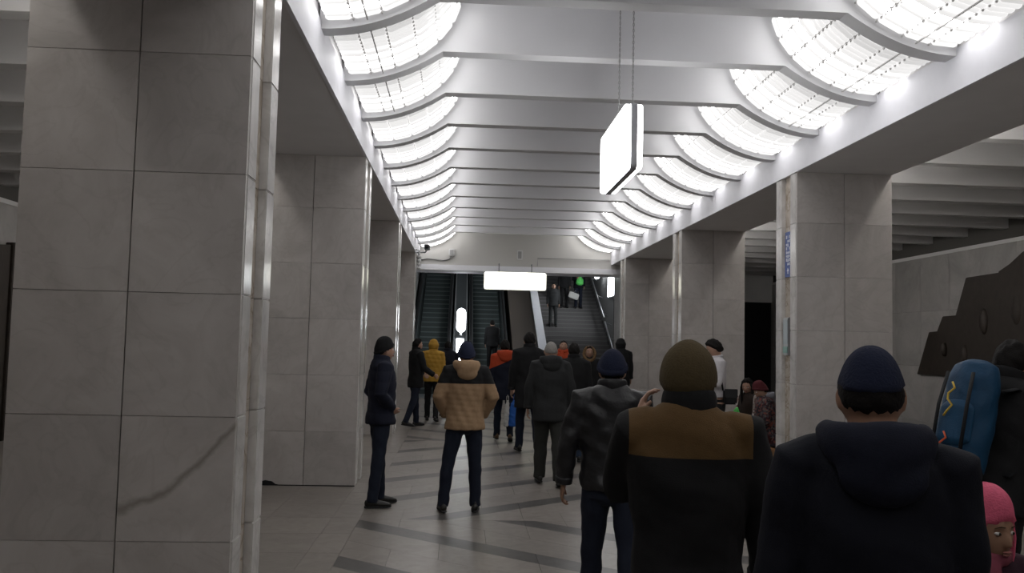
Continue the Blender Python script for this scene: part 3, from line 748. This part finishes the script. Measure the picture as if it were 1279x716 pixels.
TORSO = [(1.555, .066, .066, -.005), (1.515, .110, .078, -.008), (1.470, .168, .094, -.006), (1.39, .187, .110, .0), (1.28, .184, .119, .004), (1.12, .165, .112, .006), (1.02, .162, .112, .002), (.93, .172, .120, -.005)]
def person(label, x, y, rz, H=1.75, z0=0., lean=0, head=(0, 0), bulk=1., sh=1., legL=(0, 0, 2, 0), legR=(0, 0, 2, 0),
           armL=((.16, .02, -1), (.05, .14, -1)), armR=((.16, .02, -1), (.05, .14, -1)), jacket=None, hem=.84, flare=1.04, jfold=None, sleeve=1.,
           yoke=None, yokesplit=None, trousers=None, tw=1., shoes=None, skin=None, hat=None, hair=None, hood=None, collar=None, collarh=.05, face=True, fur=None,
           scarf=None, vox=.012, group='people in the hall', handL=None, handR=None, child=False, curl=1., fine=False):
    skin = skin or SKIN; jacket = jacket or C_BLACK; trousers = trousers or C_BLACK; shoes = shoes or C_SHOE
    jfold = jfold or f_soft()
    s = H/1.75
    root = empty('person', (x, y, z0), R(rz)); tag(root, label, 'person', group)
    la = R(lean); piv = Vector((0, 0, .93))
    RL = Matrix.Rotation(-la, 3, 'X')
    U = lambda p: piv+RL @ (Vector(p)-piv)
    hs = 1.18 if child else 1.0
    # ---- joints (metres at 1.75 m; scaled by s when written)
    legs = []
    for sd, (a, b, spd, fp) in ((-1, legL), (1, legR)):
        a, b, q, fp = R(a), R(b), R(spd), R(fp)
        hip = Vector((sd*.088, 0, .92)); d1 = Vector((sd*math.sin(q), math.sin(a), -math.cos(a))).normalized()
        knee = hip+d1*.42; d2 = Vector((sd*math.sin(q)*.5, math.sin(a-b), -math.cos(a-b))).normalized(); ank = knee+d2*.41
        FR = Matrix.Rotation(-fp, 3, 'X') @ Matrix.Rotation(-sd*R(7), 3, 'Z')
        legs.append((sd, hip, knee, ank, FR))
    low = min(min((ank+FR @ Vector((0, yy, -.09))).z for yy in (-.06, .0, .15)) for sd, hip, knee, ank, FR in legs)
    T = lambda p: (Vector(p)-Vector((0, 0, low)))*s
    arms = []
    for sd, (u_, f_), hd in ((-1, armL, handL), (1, armR, handR)):
        S = U((sd*.170*sh, -.005, 1.462)); du = RL @ Vector((sd*u_[0], u_[1], u_[2])).normalized(); df = RL @ Vector((sd*f_[0], f_[1], f_[2])).normalized()
        E_ = S+du*.298; W = E_+df*.255
        arms.append((sd, S, E_, W, df, hd))
    hc = U((0, .022, 1.632 if not child else 1.625))
    HR = Matrix.Rotation(R(head[0]), 3, 'Z') @ RL @ Matrix.Rotation(R(head[1]), 3, 'X')
    def HP(P): return [T(hc+HR @ (Vector(p)*hs)) for p in P]
    def sc_r(rs): return [tuple(v*s for v in r) if isinstance(r, (tuple, list)) else r*s for r in rs]
    # ---- one continuous body
    mb = MB()
    mb.add(HP(HEAD), GF)
    for sd in (-1, 1):
        rot = Matrix.Rotation(sd*R(-22), 3, 'Z')
        e = MB().ell((sd*.078, -.008, -.004), (.008, .019, .032), 10, 8, rot).ell((sd*.075, -.004, -.012), (.012, .012, .02), 8, 6)
        mb.add(HP(e.v), e.f)
    mb.tube([T(U((0, -.012, 1.45))), T(U((0, -.008, 1.53))), T(hc+HR @ Vector((0, -.020, -.03)))], sc_r([.070, .063, .060]), 14)
    mb.tube([T(U((0, c, z))) for z, a, b, c in TORSO]+[T((0, -.004, .86))], sc_r([(a*.88, b*.85) for z, a, b, c in TORSO]+[(.14, .09)]), 18)
    for sd, S, E_, W, df, hd in arms:
        mb.tube([T(S), T(S.lerp(E_, .5)), T(E_), T(E_.lerp(W, .35)), T(W)], sc_r([.052, .046, .038, .039, .027]), 12, (0, 1, 0))
        th, pl = (Vector(hd[0]), Vector(hd[1])) if hd else (RL @ Vector((0, 1, 0)), Vector((-sd, 0, 0)))
        hand(mb, T(W), df, th, pl, curl, s)
    for sd, hip, knee, ank, FR in legs:
        mb.tube([T(hip+Vector((0, 0, .04))), T(hip.lerp(knee, .4)), T(knee), T(knee.lerp(ank, .3)), T(ank)], sc_r([.082, .072, .05, .05, .036]), 12)
        mb.tube([T(ank+FR @ Vector((0, yy, zz))) for yy, zz in ((-.05, -.05), (0, -.045), (.08, -.062), (.15, -.07))], sc_r([(.026, .03), (.03, .035), (.034, .024), (.028, .014)]), 10)
    body = shade(remesh(mb, .0062*s if fine else .0075*s if vox < .013 else .010*s, 2, 26000 if fine else 12000 if vox < .013 else 7000), skin)
    link('body', body, root)
    # ---- jacket
    jm = MB(); k = bulk
    rings = [(z, a*k, b*k, c) for z, a, b, c in TORSO if z > hem+.05]
    a9, b9 = .168*k*flare, .122*k*flare
    if hem < .93:
        rings += [(.93, .172*k, .124*k, -.004)] if rings[-1][0] > .94 else []
        rings += [(hem+.03, a9, b9, 0), (hem, a9*.99, b9*.99, 0)]
    else: rings += [(hem, .165*k, .116*k, 0)]
    hipb = lambda z, p: U(p) if z > .95 else Vector(p).lerp(U(p), max(0, (z-.75)/.2))
    jm.tube([T(hipb(z, (0, c, z))) for z, a, b, c in rings], sc_r([(a+.012, b+.014) for z, a, b, c in rings]), 22)
    for sd, S, E_, W, df, hd in arms:
        q = (k*.6+.4)*sleeve
        We = W-df*.012
        jm.tube([T(S.lerp(U((0, -.005, 1.455)), .25)), T(S), T(S.lerp(E_, .45)), T(E_), T(E_.lerp(We, .4)), T(We)], sc_r([.070*q, .078*q, .070*q, .062*q, .060*q, .046*q]), 14, (0, 1, 0))
    jme = remesh(jm, vox*s, 5)
    sc0 = 1/s
    fold(jme, lambda c: jfold(c*sc0)*s)
    zz = lambda z: (z-low)*s
    if yoke:
        planes, pred = yokesplit
        m2 = split(jme, [(T(c), n) for c, n in planes], lambda p: pred(p*sc0+Vector((0, 0, low))))
        link('yoke', shade(m2, yoke), root)
    J = link('jacket', shade(jme, jacket), root)
    for sd, S, E_, W, df, hd in arms:
        q = (k*.6+.4)*sleeve
        MB().tube([T(W-df*.045), T(W-df*.040), T(W-df*.004), T(W)], sc_r([.046*q, .053*q, .051*q, .045*q]), 14, (0, 1, 0)).build('cuff', jacket, J, True)
    if collar:
        cm = MB(); pts = []; n = 16
        for i in range(n+1):
            a = R(112+316*i/n)
            pts.append(T(U((.078*math.cos(a)*1.05, -.005+.078*math.sin(a), 1.520+collarh*.4-.014*math.sin(a)))))
        cm.tube(pts, sc_r([(.017, collarh)]*(n+1)), 10, (0, 0, 1)) if False else cm.tube(pts, sc_r([(collarh, .015)]*(n+1)), 10, (0, 0, 1))
        me = remesh(cm, .008*s, 3); link('collar', shade(me, collar), root)
    if hood:
        hm = MB(); pts = []; rad = []; n = 14
        for i in range(n+1):
            t = i/n; a = math.pi*(1.0+t) if False else R(200+140*t-0)
            a = R(170+200*t)
            bk = max(0, -math.sin(a))
            pts.append(T(U((.115*math.cos(a), -.035+.095*math.sin(a), 1.540-.045*bk+.005))))
            rad.append((.030+.055*bk, .028+.022*bk))
        hm.tube(pts, sc_r(rad), 12, (0, 0, 1))
        hm.ell(T(U((0, -.125, 1.455))), (.110*s, .045*s, .090*s), 16, 10)
        me = remesh(hm, .010*s, 5); fold(me, lambda c: f_soft(.004, 1.3)(c*sc0)*s)
        link('hood', shade(me, hood), root)
    if scarf:
        pts = [T(U((.09*math.cos(a), -.0+.085*math.sin(a), 1.54-.02*math.sin(a)))) for a in [2*math.pi*i/14 for i in range(15)]]
        me = remesh(MB().tube(pts, [.035*s]*15, 10, (0, 0, 1)).tube([T(U((.04, .10, 1.51))), T(U((.05, .145, 1.40))), T(U((.045, .15, 1.25)))], sc_r([(.04, .02)]*3), 10), .009*s, 3)
        fold(me, lambda c: f_soft(.004, 2)(c*sc0)*s); link('scarf', shade(me, scarf), root)
    # ---- trousers
    tm = MB()
    tm.tube([T(hipb(1.0, (0, 0, 1.0))), T((0, -.002, .93)), T((0, -.006, .86)), T((0, -.004, .81))], sc_r([(.150, .108), (.166, .122), (.165, .120), (.10, .08)]), 18)
    for sd, hip, knee, ank, FR in legs:
        e = ank+(ank-knee).normalized()*.035
        tm.tube([T(hip+Vector((0, 0, .02))), T(hip.lerp(knee, .35)), T(hip.lerp(knee, .75)), T(knee), T(knee.lerp(e, .3)), T(knee.lerp(e, .75)), T(e)],
                sc_r([.094*tw, .090*tw, .075*tw, .069*tw, .067*tw, .060*tw, .060*tw]), 14)
    tme = remesh(tm, vox*s, 4); fold(tme, lambda c: f_soft(.0045, 1.2)(c*sc0)*s)
    link('trousers', shade(tme, trousers), root)
    # ---- shoes
    for sd, hip, knee, ank, FR in legs:
        F = lambda yy, zz: T(ank+FR @ Vector((0, yy, zz-.09)))
        sm_ = MB().tube([F(-.078, .045), F(-.066, .046), F(-.03, .052), (F(.02, .052)), F(.08, .043), F(.14, .036), F(.18, .030), F(.195, .026)],
                        sc_r([(.014, .016), (.030, .036), (.036, .045), (.037, .045), (.043, .034), (.043, .026), (.032, .018), (.010, .008)]), 12)
        sm_.tube([F(-.02, .04), F(-.012, .13)], sc_r([(.036, .045), (.037, .042)]), 12)
        so = link('shoe', shade(sm_.mesh('shoe', None), shoes), root)
        MB().tube([F(-.080, .012), F(-.066, .012), F(-.02, .012), F(.07, .012), F(.14, .012), F(.185, .014), F(.20, .016)],
                  sc_r([(.016, .011), (.034, .012), (.037, .012), (.044, .012), (.044, .012), (.032, .010), (.010, .006)]), 12).build('sole', C_SOLE, so, True)
    # ---- head dress
    def shell(t, name, mat, par=None):
        return MB().add(HP(HEAD+HN*t[:, None]), GF).build(name, mat, par or root, True)
    if hair is not None:
        shell(hair_t(*(hair[1:] if isinstance(hair, tuple) else ())), 'hair', hair[0] if isinstance(hair, tuple) else hair)
    if hat:
        kind = hat[0]
        if kind == 'beanie':
            kw = hat[2] if len(hat) > 2 else {}
            fr, bk = kw.get('front', .048), kw.get('back', -.030)
            h_ = shell(beanie_t(kw.get('th', .013), fr, bk, kw.get('top', .012)), 'beanie', hat[1])
            if kw.get('cuff', True): shell(cuff_t(kw.get('th', .013)+.006, fr, bk, kw.get('cw', .042)), 'cuff', hat[1], h_)
        elif kind == 'hood': shell(hood_t(), 'hood', hat[1])
    if fur:
        fm = MB(); n = 18
        pts = [T(hc+HR @ Vector((.105*math.cos(2*math.pi*i/n), .055-.03*math.sin(2*math.pi*i/n), -.03+.13*math.sin(2*math.pi*i/n)))) for i in range(n+1)]
        fm.tube(pts, [.030*s]*(n+1), 8, (0, 1, 0))
        me = remesh(fm, .010*s, 1); fold(me, lambda c: .008*np.sin(c[:, 0]*210+c[:, 2]*170)*np.sin(c[:, 1]*190+c[:, 2]*90)); link('fur_trim', shade(me, fur), root)
    if face:
        for sd in (-1, 1):
            e = MB().ell((sd*.031, .0775, .008), (.0125, .0115, .0062), 12, 8); ey = MB().add(HP(e.v), e.f).build('eye', EYEW, root, True)
            e = MB().ell((sd*.031, .0870, .008), (.0055, .0035, .0055), 10, 6); MB().add(HP(e.v), e.f).build('iris', EYED, ey, True)
            e = MB().tube([(sd*.014, .093, .031), (sd*.030, .092, .034), (sd*.047, .079, .027)], [.0016, .0019, .0010] if child else [.0028, .0032, .0018], 6); MB().add(HP(e.v), e.f).build('eyebrow', H_BROWN if child else H_BLACK, root, True)
        e = MB().ell((0, .093, -.054), (.020, .007, .0045), 12, 6).ell((0, .092, -.0625), (.018, .007, .0055), 12, 6); MB().add(HP(e.v), e.f).build('lips', LIP, root, True)
    return root, T, U, hc, HR, arms

POCK = ((.34, -.22, -1), (-.55, .62, -.62))           # hands in the jacket pockets
HANG = ((.14, .0, -1), (.04, .16, -1))
SWF = ((.14, .30, -1), (.02, .55, -1)); SWB = ((.14, -.32, -1), (.06, -.10, -1))
def above(z, hw=9): return ([((0, 0, z), (0, 0, 1))] + ([((hw, 0, 0), (1, 0, 0)), ((-hw, 0, 0), (1, 0, 0))] if hw < 5 else []), lambda p: p.z > z and abs(p.x) < hw)

# --- nearest three walkers
a = person('man in navy beanie and dark hooded jacket, large at the right, seen from behind', 1.075, 2.20, -16, 1.745, head=(-6, 0), bulk=1.05, sh=1.06, vox=.010,
       jacket=C_DNAVY, hood=C_NAVY, trousers=C_BLACK, hat=('beanie', C_NKNIT, dict(front=.05, back=.004, th=.010, top=.006, cuff=False)), hair=(H_BLACK, .006, -.055),
       skin=SKIN2, armL=((.20, .02, -1), (.06, .25, -1)), armR=((.12, .05, -1), (.02, .3, -1)), legL=(14, 6, 2, 0), legR=(-14, 8, 2, 18), collar=C_LIGHT, collarh=.022, face=True, fine=True, jfold=f_soft(.007, .9), hem=.80)
person('man in olive knit beanie and black jacket with brown shoulder yoke', .79, 2.95, -9, 1.752, head=(-5, 0), bulk=1.08, sh=1.08, vox=.010,
       jacket=C_BLACK, yoke=C_TAN, yokesplit=([((0, 0, 1.375), (0, 0, 1)), ((.205, 0, 0), (1, 0, 0)), ((-.205, 0, 0), (1, 0, 0)), ((0, .03, 0), (0, 1, 0))],
                                              lambda p: p.z > 1.375 and abs(p.x) < .205 and p.y < .03),
       collar=C_BLACK, collarh=.055, trousers=C_BLACK, hat=('beanie', C_OLIVE, dict(front=.035, back=-.062, th=.023, top=-.006, cuff=False)), hair=(H_BROWN, .008, -.07),
       armL=((.14, .50, -.72), (-.26, .05, .97)), handL=((0, -1, .2), (1, .2, 0)), armR=((.30, .05, -1), (.0, .35, -1)), legL=(-12, 8, 2, 15), legR=(14, 6, 2, 0), face=True, fine=True, jfold=f_soft(.007, .9), hem=.74)
person('man in black leather jacket and navy beanie walking with arm hanging', .93, 5.25, -8, 1.705, bulk=1.10, sh=1.05, vox=.010,
       jacket=C_LEATH, collar=C_LEATH, collarh=.045, trousers=C_JEAN, hat=('beanie', C_NKNIT, dict(front=.05, back=-.03, th=.018, top=.004)), hair=(H_BLACK, .006, -.065), skin=SKIN2,
       armL=((.32, -.05, -1), (.10, .10, -1)), armR=SWF, legL=(10, 4, 3, 0), legR=(-14, 10, 3, 18), face=True, fine=True, jfold=f_soft(.008, 1.5), hem=.90, flare=.98)
# --- child with pink hat
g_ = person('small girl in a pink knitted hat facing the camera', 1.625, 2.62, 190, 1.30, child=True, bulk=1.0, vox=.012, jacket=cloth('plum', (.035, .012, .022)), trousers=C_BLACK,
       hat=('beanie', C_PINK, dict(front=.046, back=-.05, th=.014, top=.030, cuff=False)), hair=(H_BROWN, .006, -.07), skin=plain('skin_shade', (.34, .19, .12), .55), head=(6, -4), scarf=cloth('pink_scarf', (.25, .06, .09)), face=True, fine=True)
_, gT, gU, ghc, gHR, _ = g_
for sd in (-1, 1):     # hanging ear flaps of the hat
    e = MB().tube([(sd*.082, .0, .03), (sd*.088, .01, -.03), (sd*.086, .02, -.09), (sd*.08, .03, -.15)], [(.045, .012), (.042, .013), (.030, .012), (.010, .008)], 12, (0, 1, 0))
    MB().add([gT(ghc+gHR @ (Vector(p)*1.18)) for p in e.v], e.f).build('ear_flap', C_PINK, g_[0], True)
# --- backpacker
bp_ = person('dark haired man with the blue backpack turned towards the right platform', 2.90, 4.60, -68, 1.84, lean=16, bulk=1.08, vox=.012, jacket=C_BLACK, trousers=C_BLACK, hair=(H_BLACK, .018, -.06),
       head=(0, 14), armL=((.25, .35, -1), (-.1, .9, -.2)), armR=((.25, .35, -1), (-.1, .9, -.2)), legL=(16, 10, 2, 0), legR=(-10, 8, 2, 12), collar=C_BLACK, face=True, hem=.84)
C_PACK = cloth('blue_pack', (.008, .052, .115), .6, .2, 30, .4, 90); C_PACKD = cloth('pack_black', (.01, .011, .013), .7)
bk = empty('backpack', (2.90, 4.60, 0), R(-68)); tag(bk, 'large bright blue hiking backpack with black straps and orange cords', 'backpack')
def packpt(p): return bp_[1](bp_[2](p))
pk = MB(); 
ring = [(.95, .105, .06), (.99, .135, .085), (1.14, .150, .105), (1.32, .152, .105), (1.47, .145, .095), (1.545, .12, .075), (1.57, .06, .04)]
pk.tube([packpt((0, -.262, z)) for z, a_, b_ in ring], [(a_, b_) for z, a_, b_ in ring], 20)
me = remesh(pk, .012, 3); fold(me, f_soft(.004, 1.4)); link('main_sack', shade(me, C_PACK), bk)
pk = MB(); pk.tube([packpt((0, -.275, z)) for z in (.90, .93, 1.02, 1.05)], [(.08, .05), (.138, .100), (.142, .108), (.10, .07)], 18)
link('base_pocket', shade(remesh(pk, .012, 3), C_PACKD), bk)
pk = MB(); pk.tube([packpt((0, -.345, z)) for z in (1.10, 1.13, 1.30, 1.34)], [(.06, .02), (.105, .035), (.105, .035), (.06, .02)], 16)
link('front_pocket', shade(remesh(pk, .010, 3), cloth('blue_pack_light', (.010, .062, .135), .6)), bk)
for sx_ in (-.13, .13):
    MB().tube([packpt((sx_*.75, -.16, 1.44)), packpt((sx_*.9, -.10, 1.47)), packpt((sx_, .06, 1.46)), packpt((sx_*1.05, .14, 1.34)), packpt((sx_*1.1, .11, 1.18)), packpt((sx_*1.1, -.10, 1.02))], [(.028, .008)]*6, 8).build('shoulder_strap', C_PACKD, bk, True)
    MB().tube([packpt((sx_*.55, -.372, 1.50-.02)), packpt((sx_*.62, -.388, 1.30)), packpt((sx_*.62, -.380, 1.05))], [(.012, .005)]*3, 6).build('compression_strap', C_PACKD, bk, True)
for col_, z_, nm in ((plain('cord_yellow', (.6, .42, .05), .6), 1.42, 'yellow_cord'), (plain('cord_orange', (.65, .10, .03), .6), 1.16, 'orange_cord')):
    pts = [packpt((-.02+.02*math.sin(i*1.9), -.392, z_-i*.03)) for i in range(7)]
    MB().tube(pts, [.006]*7, 6).build(nm, col_, bk, True)

# --- middle distance
person('man in navy padded jacket and black beanie standing by the left pillar', -.83, 9.22, -72, 1.745, bulk=1.12, vox=.011, jacket=C_NAVY, jfold=f_quilt(.11, .006), collar=C_NAVY, collarh=.05,
       trousers=C_JEAN, hat=('beanie', C_BKNIT, dict(front=.04, back=-.04, th=.016, top=.02)), hair=(H_BLACK, .006, -.06), armL=POCK, armR=POCK, legL=(3, 0, 3, 0), legR=(-5, 2, 3, 0), head=(4, 4), hem=.86, flare=1.08)
person('man in beige hooded jacket with dark shoulders and navy beanie', .06, 8.93, 4, 1.725, bulk=1.13, vox=.011, jacket=C_BEIGE, jfold=f_quilt(.055, .0035), yoke=C_BLACK,
       yokesplit=([((0, 0, 1.335), (0, 0, 1))], lambda p: p.z > 1.335), hood=C_BEIGE, trousers=C_JEAN, hat=('beanie', C_NKNIT, dict(front=.045, back=-.05, th=.014, top=.012)),
       armL=((.42, -.10, -1), (-.35, .55, -.75)), armR=((.42, -.10, -1), (-.35, .55, -.75)), legL=(0, 0, 11, 0), legR=(4, 2, 4, 0), hem=.86, flare=1.06)
person('grey haired man in black jacket and loose dark trousers walking away', 1.12, 10.68, -3, 1.76, bulk=1.20, vox=.011, jacket=C_CHAR, hood=C_CHAR, trousers=C_GREYT, tw=1.22, hair=(H_GREY, .004, -.05), legL=(14, 10, 2, 0), legR=(-10, 6, 2, 10),
       armL=((.30, .05, -1), (.06, .18, -1)), armR=((.28, -.1, -1), (.04, .2, -1)), hem=.78, flare=1.02, lean=3)
person('tall man in long charcoal coat just left of the grey haired man', 1.09, 13.70, 4, 1.90, bulk=1.12, vox=.012, jacket=C_BLACK, trousers=C_JEAN, hair=(H_BLACK, .012, -.065), legL=(16, 14, 2, 0), legR=(-12, 8, 2, 14),
       armL=((.22, .05, -1), (.05, .2, -1)), armR=HANG, hem=.66, flare=1.06, collar=C_BLACK)
nr = person('person in navy coat with orange red hood carrying plastic bags', .78, 15.30, 0, 1.755, bulk=1.1, vox=.013, jacket=C_NAVY, hood=C_ORANGE, yoke=C_ORANGE,
       yokesplit=([((0, 0, 1.36), (-.45, 0, 1))], lambda p: p.z > 1.36+.45*p.x), trousers=C_JEAN, shoes=C_BSHOE, hair=(H_BLACK, .012, -.07), armR=((.02, -.26, -1), (-.05, -.28, -1)), legL=(8, 4, 2, 0), legR=(-8, 8, 2, 18), hem=.70)
for dx, dy, mat, nm, lab in ((.03, -.03, cloth('blue_bag', (.02, .11, .42), .5), 'plastic_bag', 'blue plastic carrier bag in the hand of the navy coated person'), (-.09, -.05, cloth('white_bag', (.55, .55, .53), .5), 'plastic_bag', 'narrow white plastic bag beside the blue carrier bag')):
    o = empty(nm, (.92+dx, 15.06+dy, .74)); tag(o, lab, 'bag', 'carrier bags')
    b_ = MB().tube([(0, 0, 0), (0, 0, -.06), (-.01, 0, -.25), (-.02, 0, -.44), (-.02, 0, -.46)], [(.02, .015), (.06, .035), (.085, .05), (.08, .055), (.05, .03)] if dx > 0 else [(.012, .01), (.035, .025), (.045, .035), (.045, .035), (.03, .02)], 12)
    me = remesh(b_, .010, 2); fold(me, f_soft(.005, 2.5)); link('sack', shade(me, mat), o)
    MB().tube([(-.02, 0, -.02), (-.015, 0, .06), (.0, 0, .09), (.015, 0, .06), (.02, 0, -.02)], [.006]*5, 6).build('handle', mat, o, True)
person('person in dark jacket and blue jeans right of the grey haired man', 1.66, 12.6, -6, 1.75, bulk=1.08, vox=.013, jacket=C_BLACK, trousers=C_BJEAN, hair=(H_BLACK, .012, -.065), legL=(-12, 8, 2, 14), legR=(14, 8, 2, 0), collar=C_BLACK)
person('woman with fur trimmed hood walking towards the camera', 2.42, 16.2, 176, 1.70, bulk=1.08, vox=.013, jacket=C_BLACK, trousers=C_BLACK, hair=(H_BROWN, .016, -.09), fur=C_FUR, legL=(12, 6, 2, 0), legR=(-12, 8, 2, 14), hem=.74)
person('man with orange red scarf coming from the stairs', 2.26, 19.0, 178, 1.80, bulk=1.06, vox=.013, jacket=C_BLACK, yoke=C_ORANGE, yokesplit=above(1.37), trousers=C_BLACK, hair=(H_BLACK, .01, -.06), scarf=C_ORANGE, legL=(-10, 8, 2, 12), legR=(12, 6, 2, 0))
person('person in black hood walking beside the last right pillar', 3.62, 19.4, 3, 1.86, bulk=1.1, vox=.013, jacket=C_BLACK, trousers=C_BLACK, hat=('hood', C_BLACK), legL=(10, 6, 2, 0), legR=(-10, 8, 2, 12), face=False, hem=.76)
person('dark haired person in black jacket beside the yellow jacket', -.90, 17.58, -62, 1.77, bulk=1.1, vox=.013, jacket=C_BLACK, trousers=C_JEAN, hair=(H_BLACK, .014, -.08), legL=(8, 4, 2, 0), legR=(-12, 10, 2, 10), armR=((.2, .25, -1), (0, .8, -.5)), armL=((.2, .2, -1), (0, .8, -.5)), hem=.78, collar=C_BLACK, collarh=.05)
person('person in mustard yellow hooded padded jacket walking away', -.60, 18.8, -5, 1.74, bulk=1.16, vox=.013, jacket=C_YELLOW, jfold=f_quilt(.09, .008), trousers=C_BLACK, hat=('hood', C_YELLOW), legL=(10, 6, 2, 0), legR=(-10, 8, 2, 12), face=False, hem=.86)
person('dark clothed person walking ahead of the yellow jacket', -.30, 20.2, 0, 1.72, bulk=1.1, vox=.014, jacket=C_DNAVY, trousers=C_BLACK, hair=(H_BLACK, .012, -.07), legL=(-10, 8, 2, 12), legR=(10, 6, 2, 0), collar=C_DNAVY)
person('young person in white jacket looking down at a phone', 3.44, 11.5, 96, 1.835, bulk=1.0, vox=.012, jacket=C_WHITE, trousers=C_BLACK, hair=(H_BLACK, .020, -.075), head=(-12, -22), skin=SKIN, armL=((.12, .25, -1), (-.25, .95, .15)), armR=((.12, .25, -1), (-.25, .95, .15)), handL=((.2, 0, 1), (.6, 0, .2)), handR=((-.2, 0, 1), (-.6, 0, .2)), hem=1.02, legL=(4, 2, 2, 0), legR=(-3, 2, 2, 0), collar=C_WHITE, collarh=.03)
o = empty('shoulder_bag', (3.56, 11.28, 1.19)); tag(o, 'black shoulder bag hanging at the hip of the white jacket', 'bag')
MB().box(-.07, .10, -.05, .05, -.20, .0).build('pouch', C_BLACK, o, bevel=.02)
MB().box(-.07, .10, -.065, -.045, -.11, .005).build('flap', C_CHAR, o, bevel=.006)
MB().tube([(-.08, 0, -.02), (-.10, .03, .14), (-.20, .07, .32)], [(.012, .004)]*3, 6).build('strap', C_BLACK, o, True)
# --- seated pair
SEAT = dict(legL=(82, 84, 4, 0), legR=(86, 88, 4, 0))
lapL = ((.12, .35, -1), (-.35, .95, -.25))
sa = person('seated woman with long dark hair and pale patterned sleeves', 4.27, 12.38, 112, 1.64, bulk=1.04, vox=.013, jacket=C_PATL, yoke=cloth('brown_wrap', (.028, .018, .014)), yokesplit=above(1.16, .17), trousers=C_BLACK, hair=(H_BLACK, .018, -.10), head=(30, -6), armL=lapL, armR=lapL, hem=.88, lean=8, group='people on the bench', **SEAT)
_, T_, U_, hc_, HR_, _ = sa
e = MB().tube([(0, -.07, .03), (0, -.10, -.06), (.0, -.10, -.18), (0, -.085, -.30), (0, -.08, -.36)], [(.06, .03), (.085, .04), (.095, .04), (.08, .03), (.03, .015)], 14)
me = remesh(MB().add([T_(hc_+HR_ @ Vector(p)) for p in e.v], e.f), .010, 2); link('long_hair', shade(me, H_BLACK), sa[0])
for sd in (-1, 1):
    e = MB().tube([(sd*.060, .03, .07), (sd*.086, .025, .0), (sd*.088, .04, -.10), (sd*.078, .07, -.20), (sd*.07, .09, -.30)], [(.018, .03), (.016, .036), (.022, .036), (.026, .028), (.010, .012)], 10, (1, 0, 0))
    MB().add([T_(hc_+HR_ @ Vector(p)) for p in e.v], e.f).build('hair_lock', H_BLACK, sa[0], True)
person('seated older woman in dark red beanie and flowered jacket', 4.32, 11.78, 86, 1.62, bulk=1.22, vox=.013, jacket=C_PATT, trousers=cloth('maroon_skirt', (.05, .012, .012)), tw=1.2, hat=('beanie', C_MAROON, dict(front=.045, back=-.05, th=.018, top=.02)), hair=(H_BROWN, .01, -.08), hood=cloth('grey_lining', (.22, .22, .25)),
       head=(6, -14), armL=lapL, armR=lapL, hem=.80, lean=12, group='people on the bench', **SEAT)
o = empty('green_package', (3.90, 12.05, .60)); tag(o, 'lime green packet held on the lap between the seated women', 'packet')
me = remesh(MB().tube([(0, 0, 0), (0, 0, .04), (.01, 0, .22), (.02, .0, .30)], [(.03, .02), (.05, .03), (.05, .028), (.02, .012)], 12), .009, 2); fold(me, f_soft(.004, 2)); link('wrapper', shade(me, C_GREEN), o)
# --- stairs and escalator
def sz(yy): return ESL*.30*(int((yy-EY)/.30)+1)
person('dark clothed person standing on the stairs beside the parapet', 3.44, 32.4, 178, 1.66, z0=sz(32.4), vox=.015, jacket=C_CHAR, trousers=C_CHAR, hair=(H_BLACK, .012, -.06), legL=(3, 2, 2, 0), legR=(-2, 2, 2, 0), bulk=1.15, group='people on the stairs')
person('dark person coming down the middle of the stairs', 4.02, 33.85, 180, 1.68, z0=sz(33.85), vox=.015, jacket=C_BLACK, trousers=C_BLACK, hair=(H_BLACK, .012, -.06), legL=(8, 12, 2, 0), legR=(-3, 2, 2, 0), bulk=1.15, group='people on the stairs')
person('dark person on the stairs with a bright green bag', 4.58, 33.85, 184, 1.70, z0=sz(33.85), vox=.015, jacket=C_DNAVY, trousers=C_JEAN, hair=(H_BLACK, .012, -.06), legL=(-2, 2, 2, 0), legR=(6, 10, 2, 0), armR=((.2, .3, -1), (-.3, .9, .2)), bulk=1.15, group='people on the stairs')
zz_ = sz(33.85)
o = empty('green_bag', (4.60, 33.60, zz_+.92)); tag(o, 'bright green bag held against the chest on the stairs', 'bag')
me = remesh(MB().tube([(0, 0, 0), (0, 0, .05), (0, 0, .22), (0, 0, .32)], [(.08, .05), (.15, .08), (.14, .08), (.05, .03)], 14), .014, 2); fold(me, f_soft(.008, 1.5)); link('sack', shade(me, C_GREEN), o)
MB().tube([(-.05, 0, .30), (-.03, 0, .40), (.04, 0, .40), (.05, 0, .30)], [.012]*4, 6).build('handle', C_GREEN, o, True)
o = empty('white_parcel', (4.36, 33.55, zz_+.50)); tag(o, 'white folded parcel carried on the stairs below the green bag', 'parcel')
MB().add(MB().box(-.2, .2, -.04, .04, -.12, .12).v, MB().box(0, 1, 0, 1, 0, 1).f).build('wrapper', C_LIGHT, o, bevel=.02); o.rotation_euler = (.1, .35, 0)
MB().tube([(-.05, 0, .11), (.0, 0, .22), (.05, 0, .11)], [.008]*3, 6).build('handle', C_LIGHT, o)
yy = 29.4; zz_ = ESL*RUN*(int((yy-EY)/RUN)+1)
person('dark person riding up the middle escalator', 1.05, yy, 0, 1.72, z0=zz_, vox=.015, jacket=C_BLACK, trousers=C_BLACK, hair=(H_BLACK, .012, -.06), bulk=1.1, group='people on the escalators')
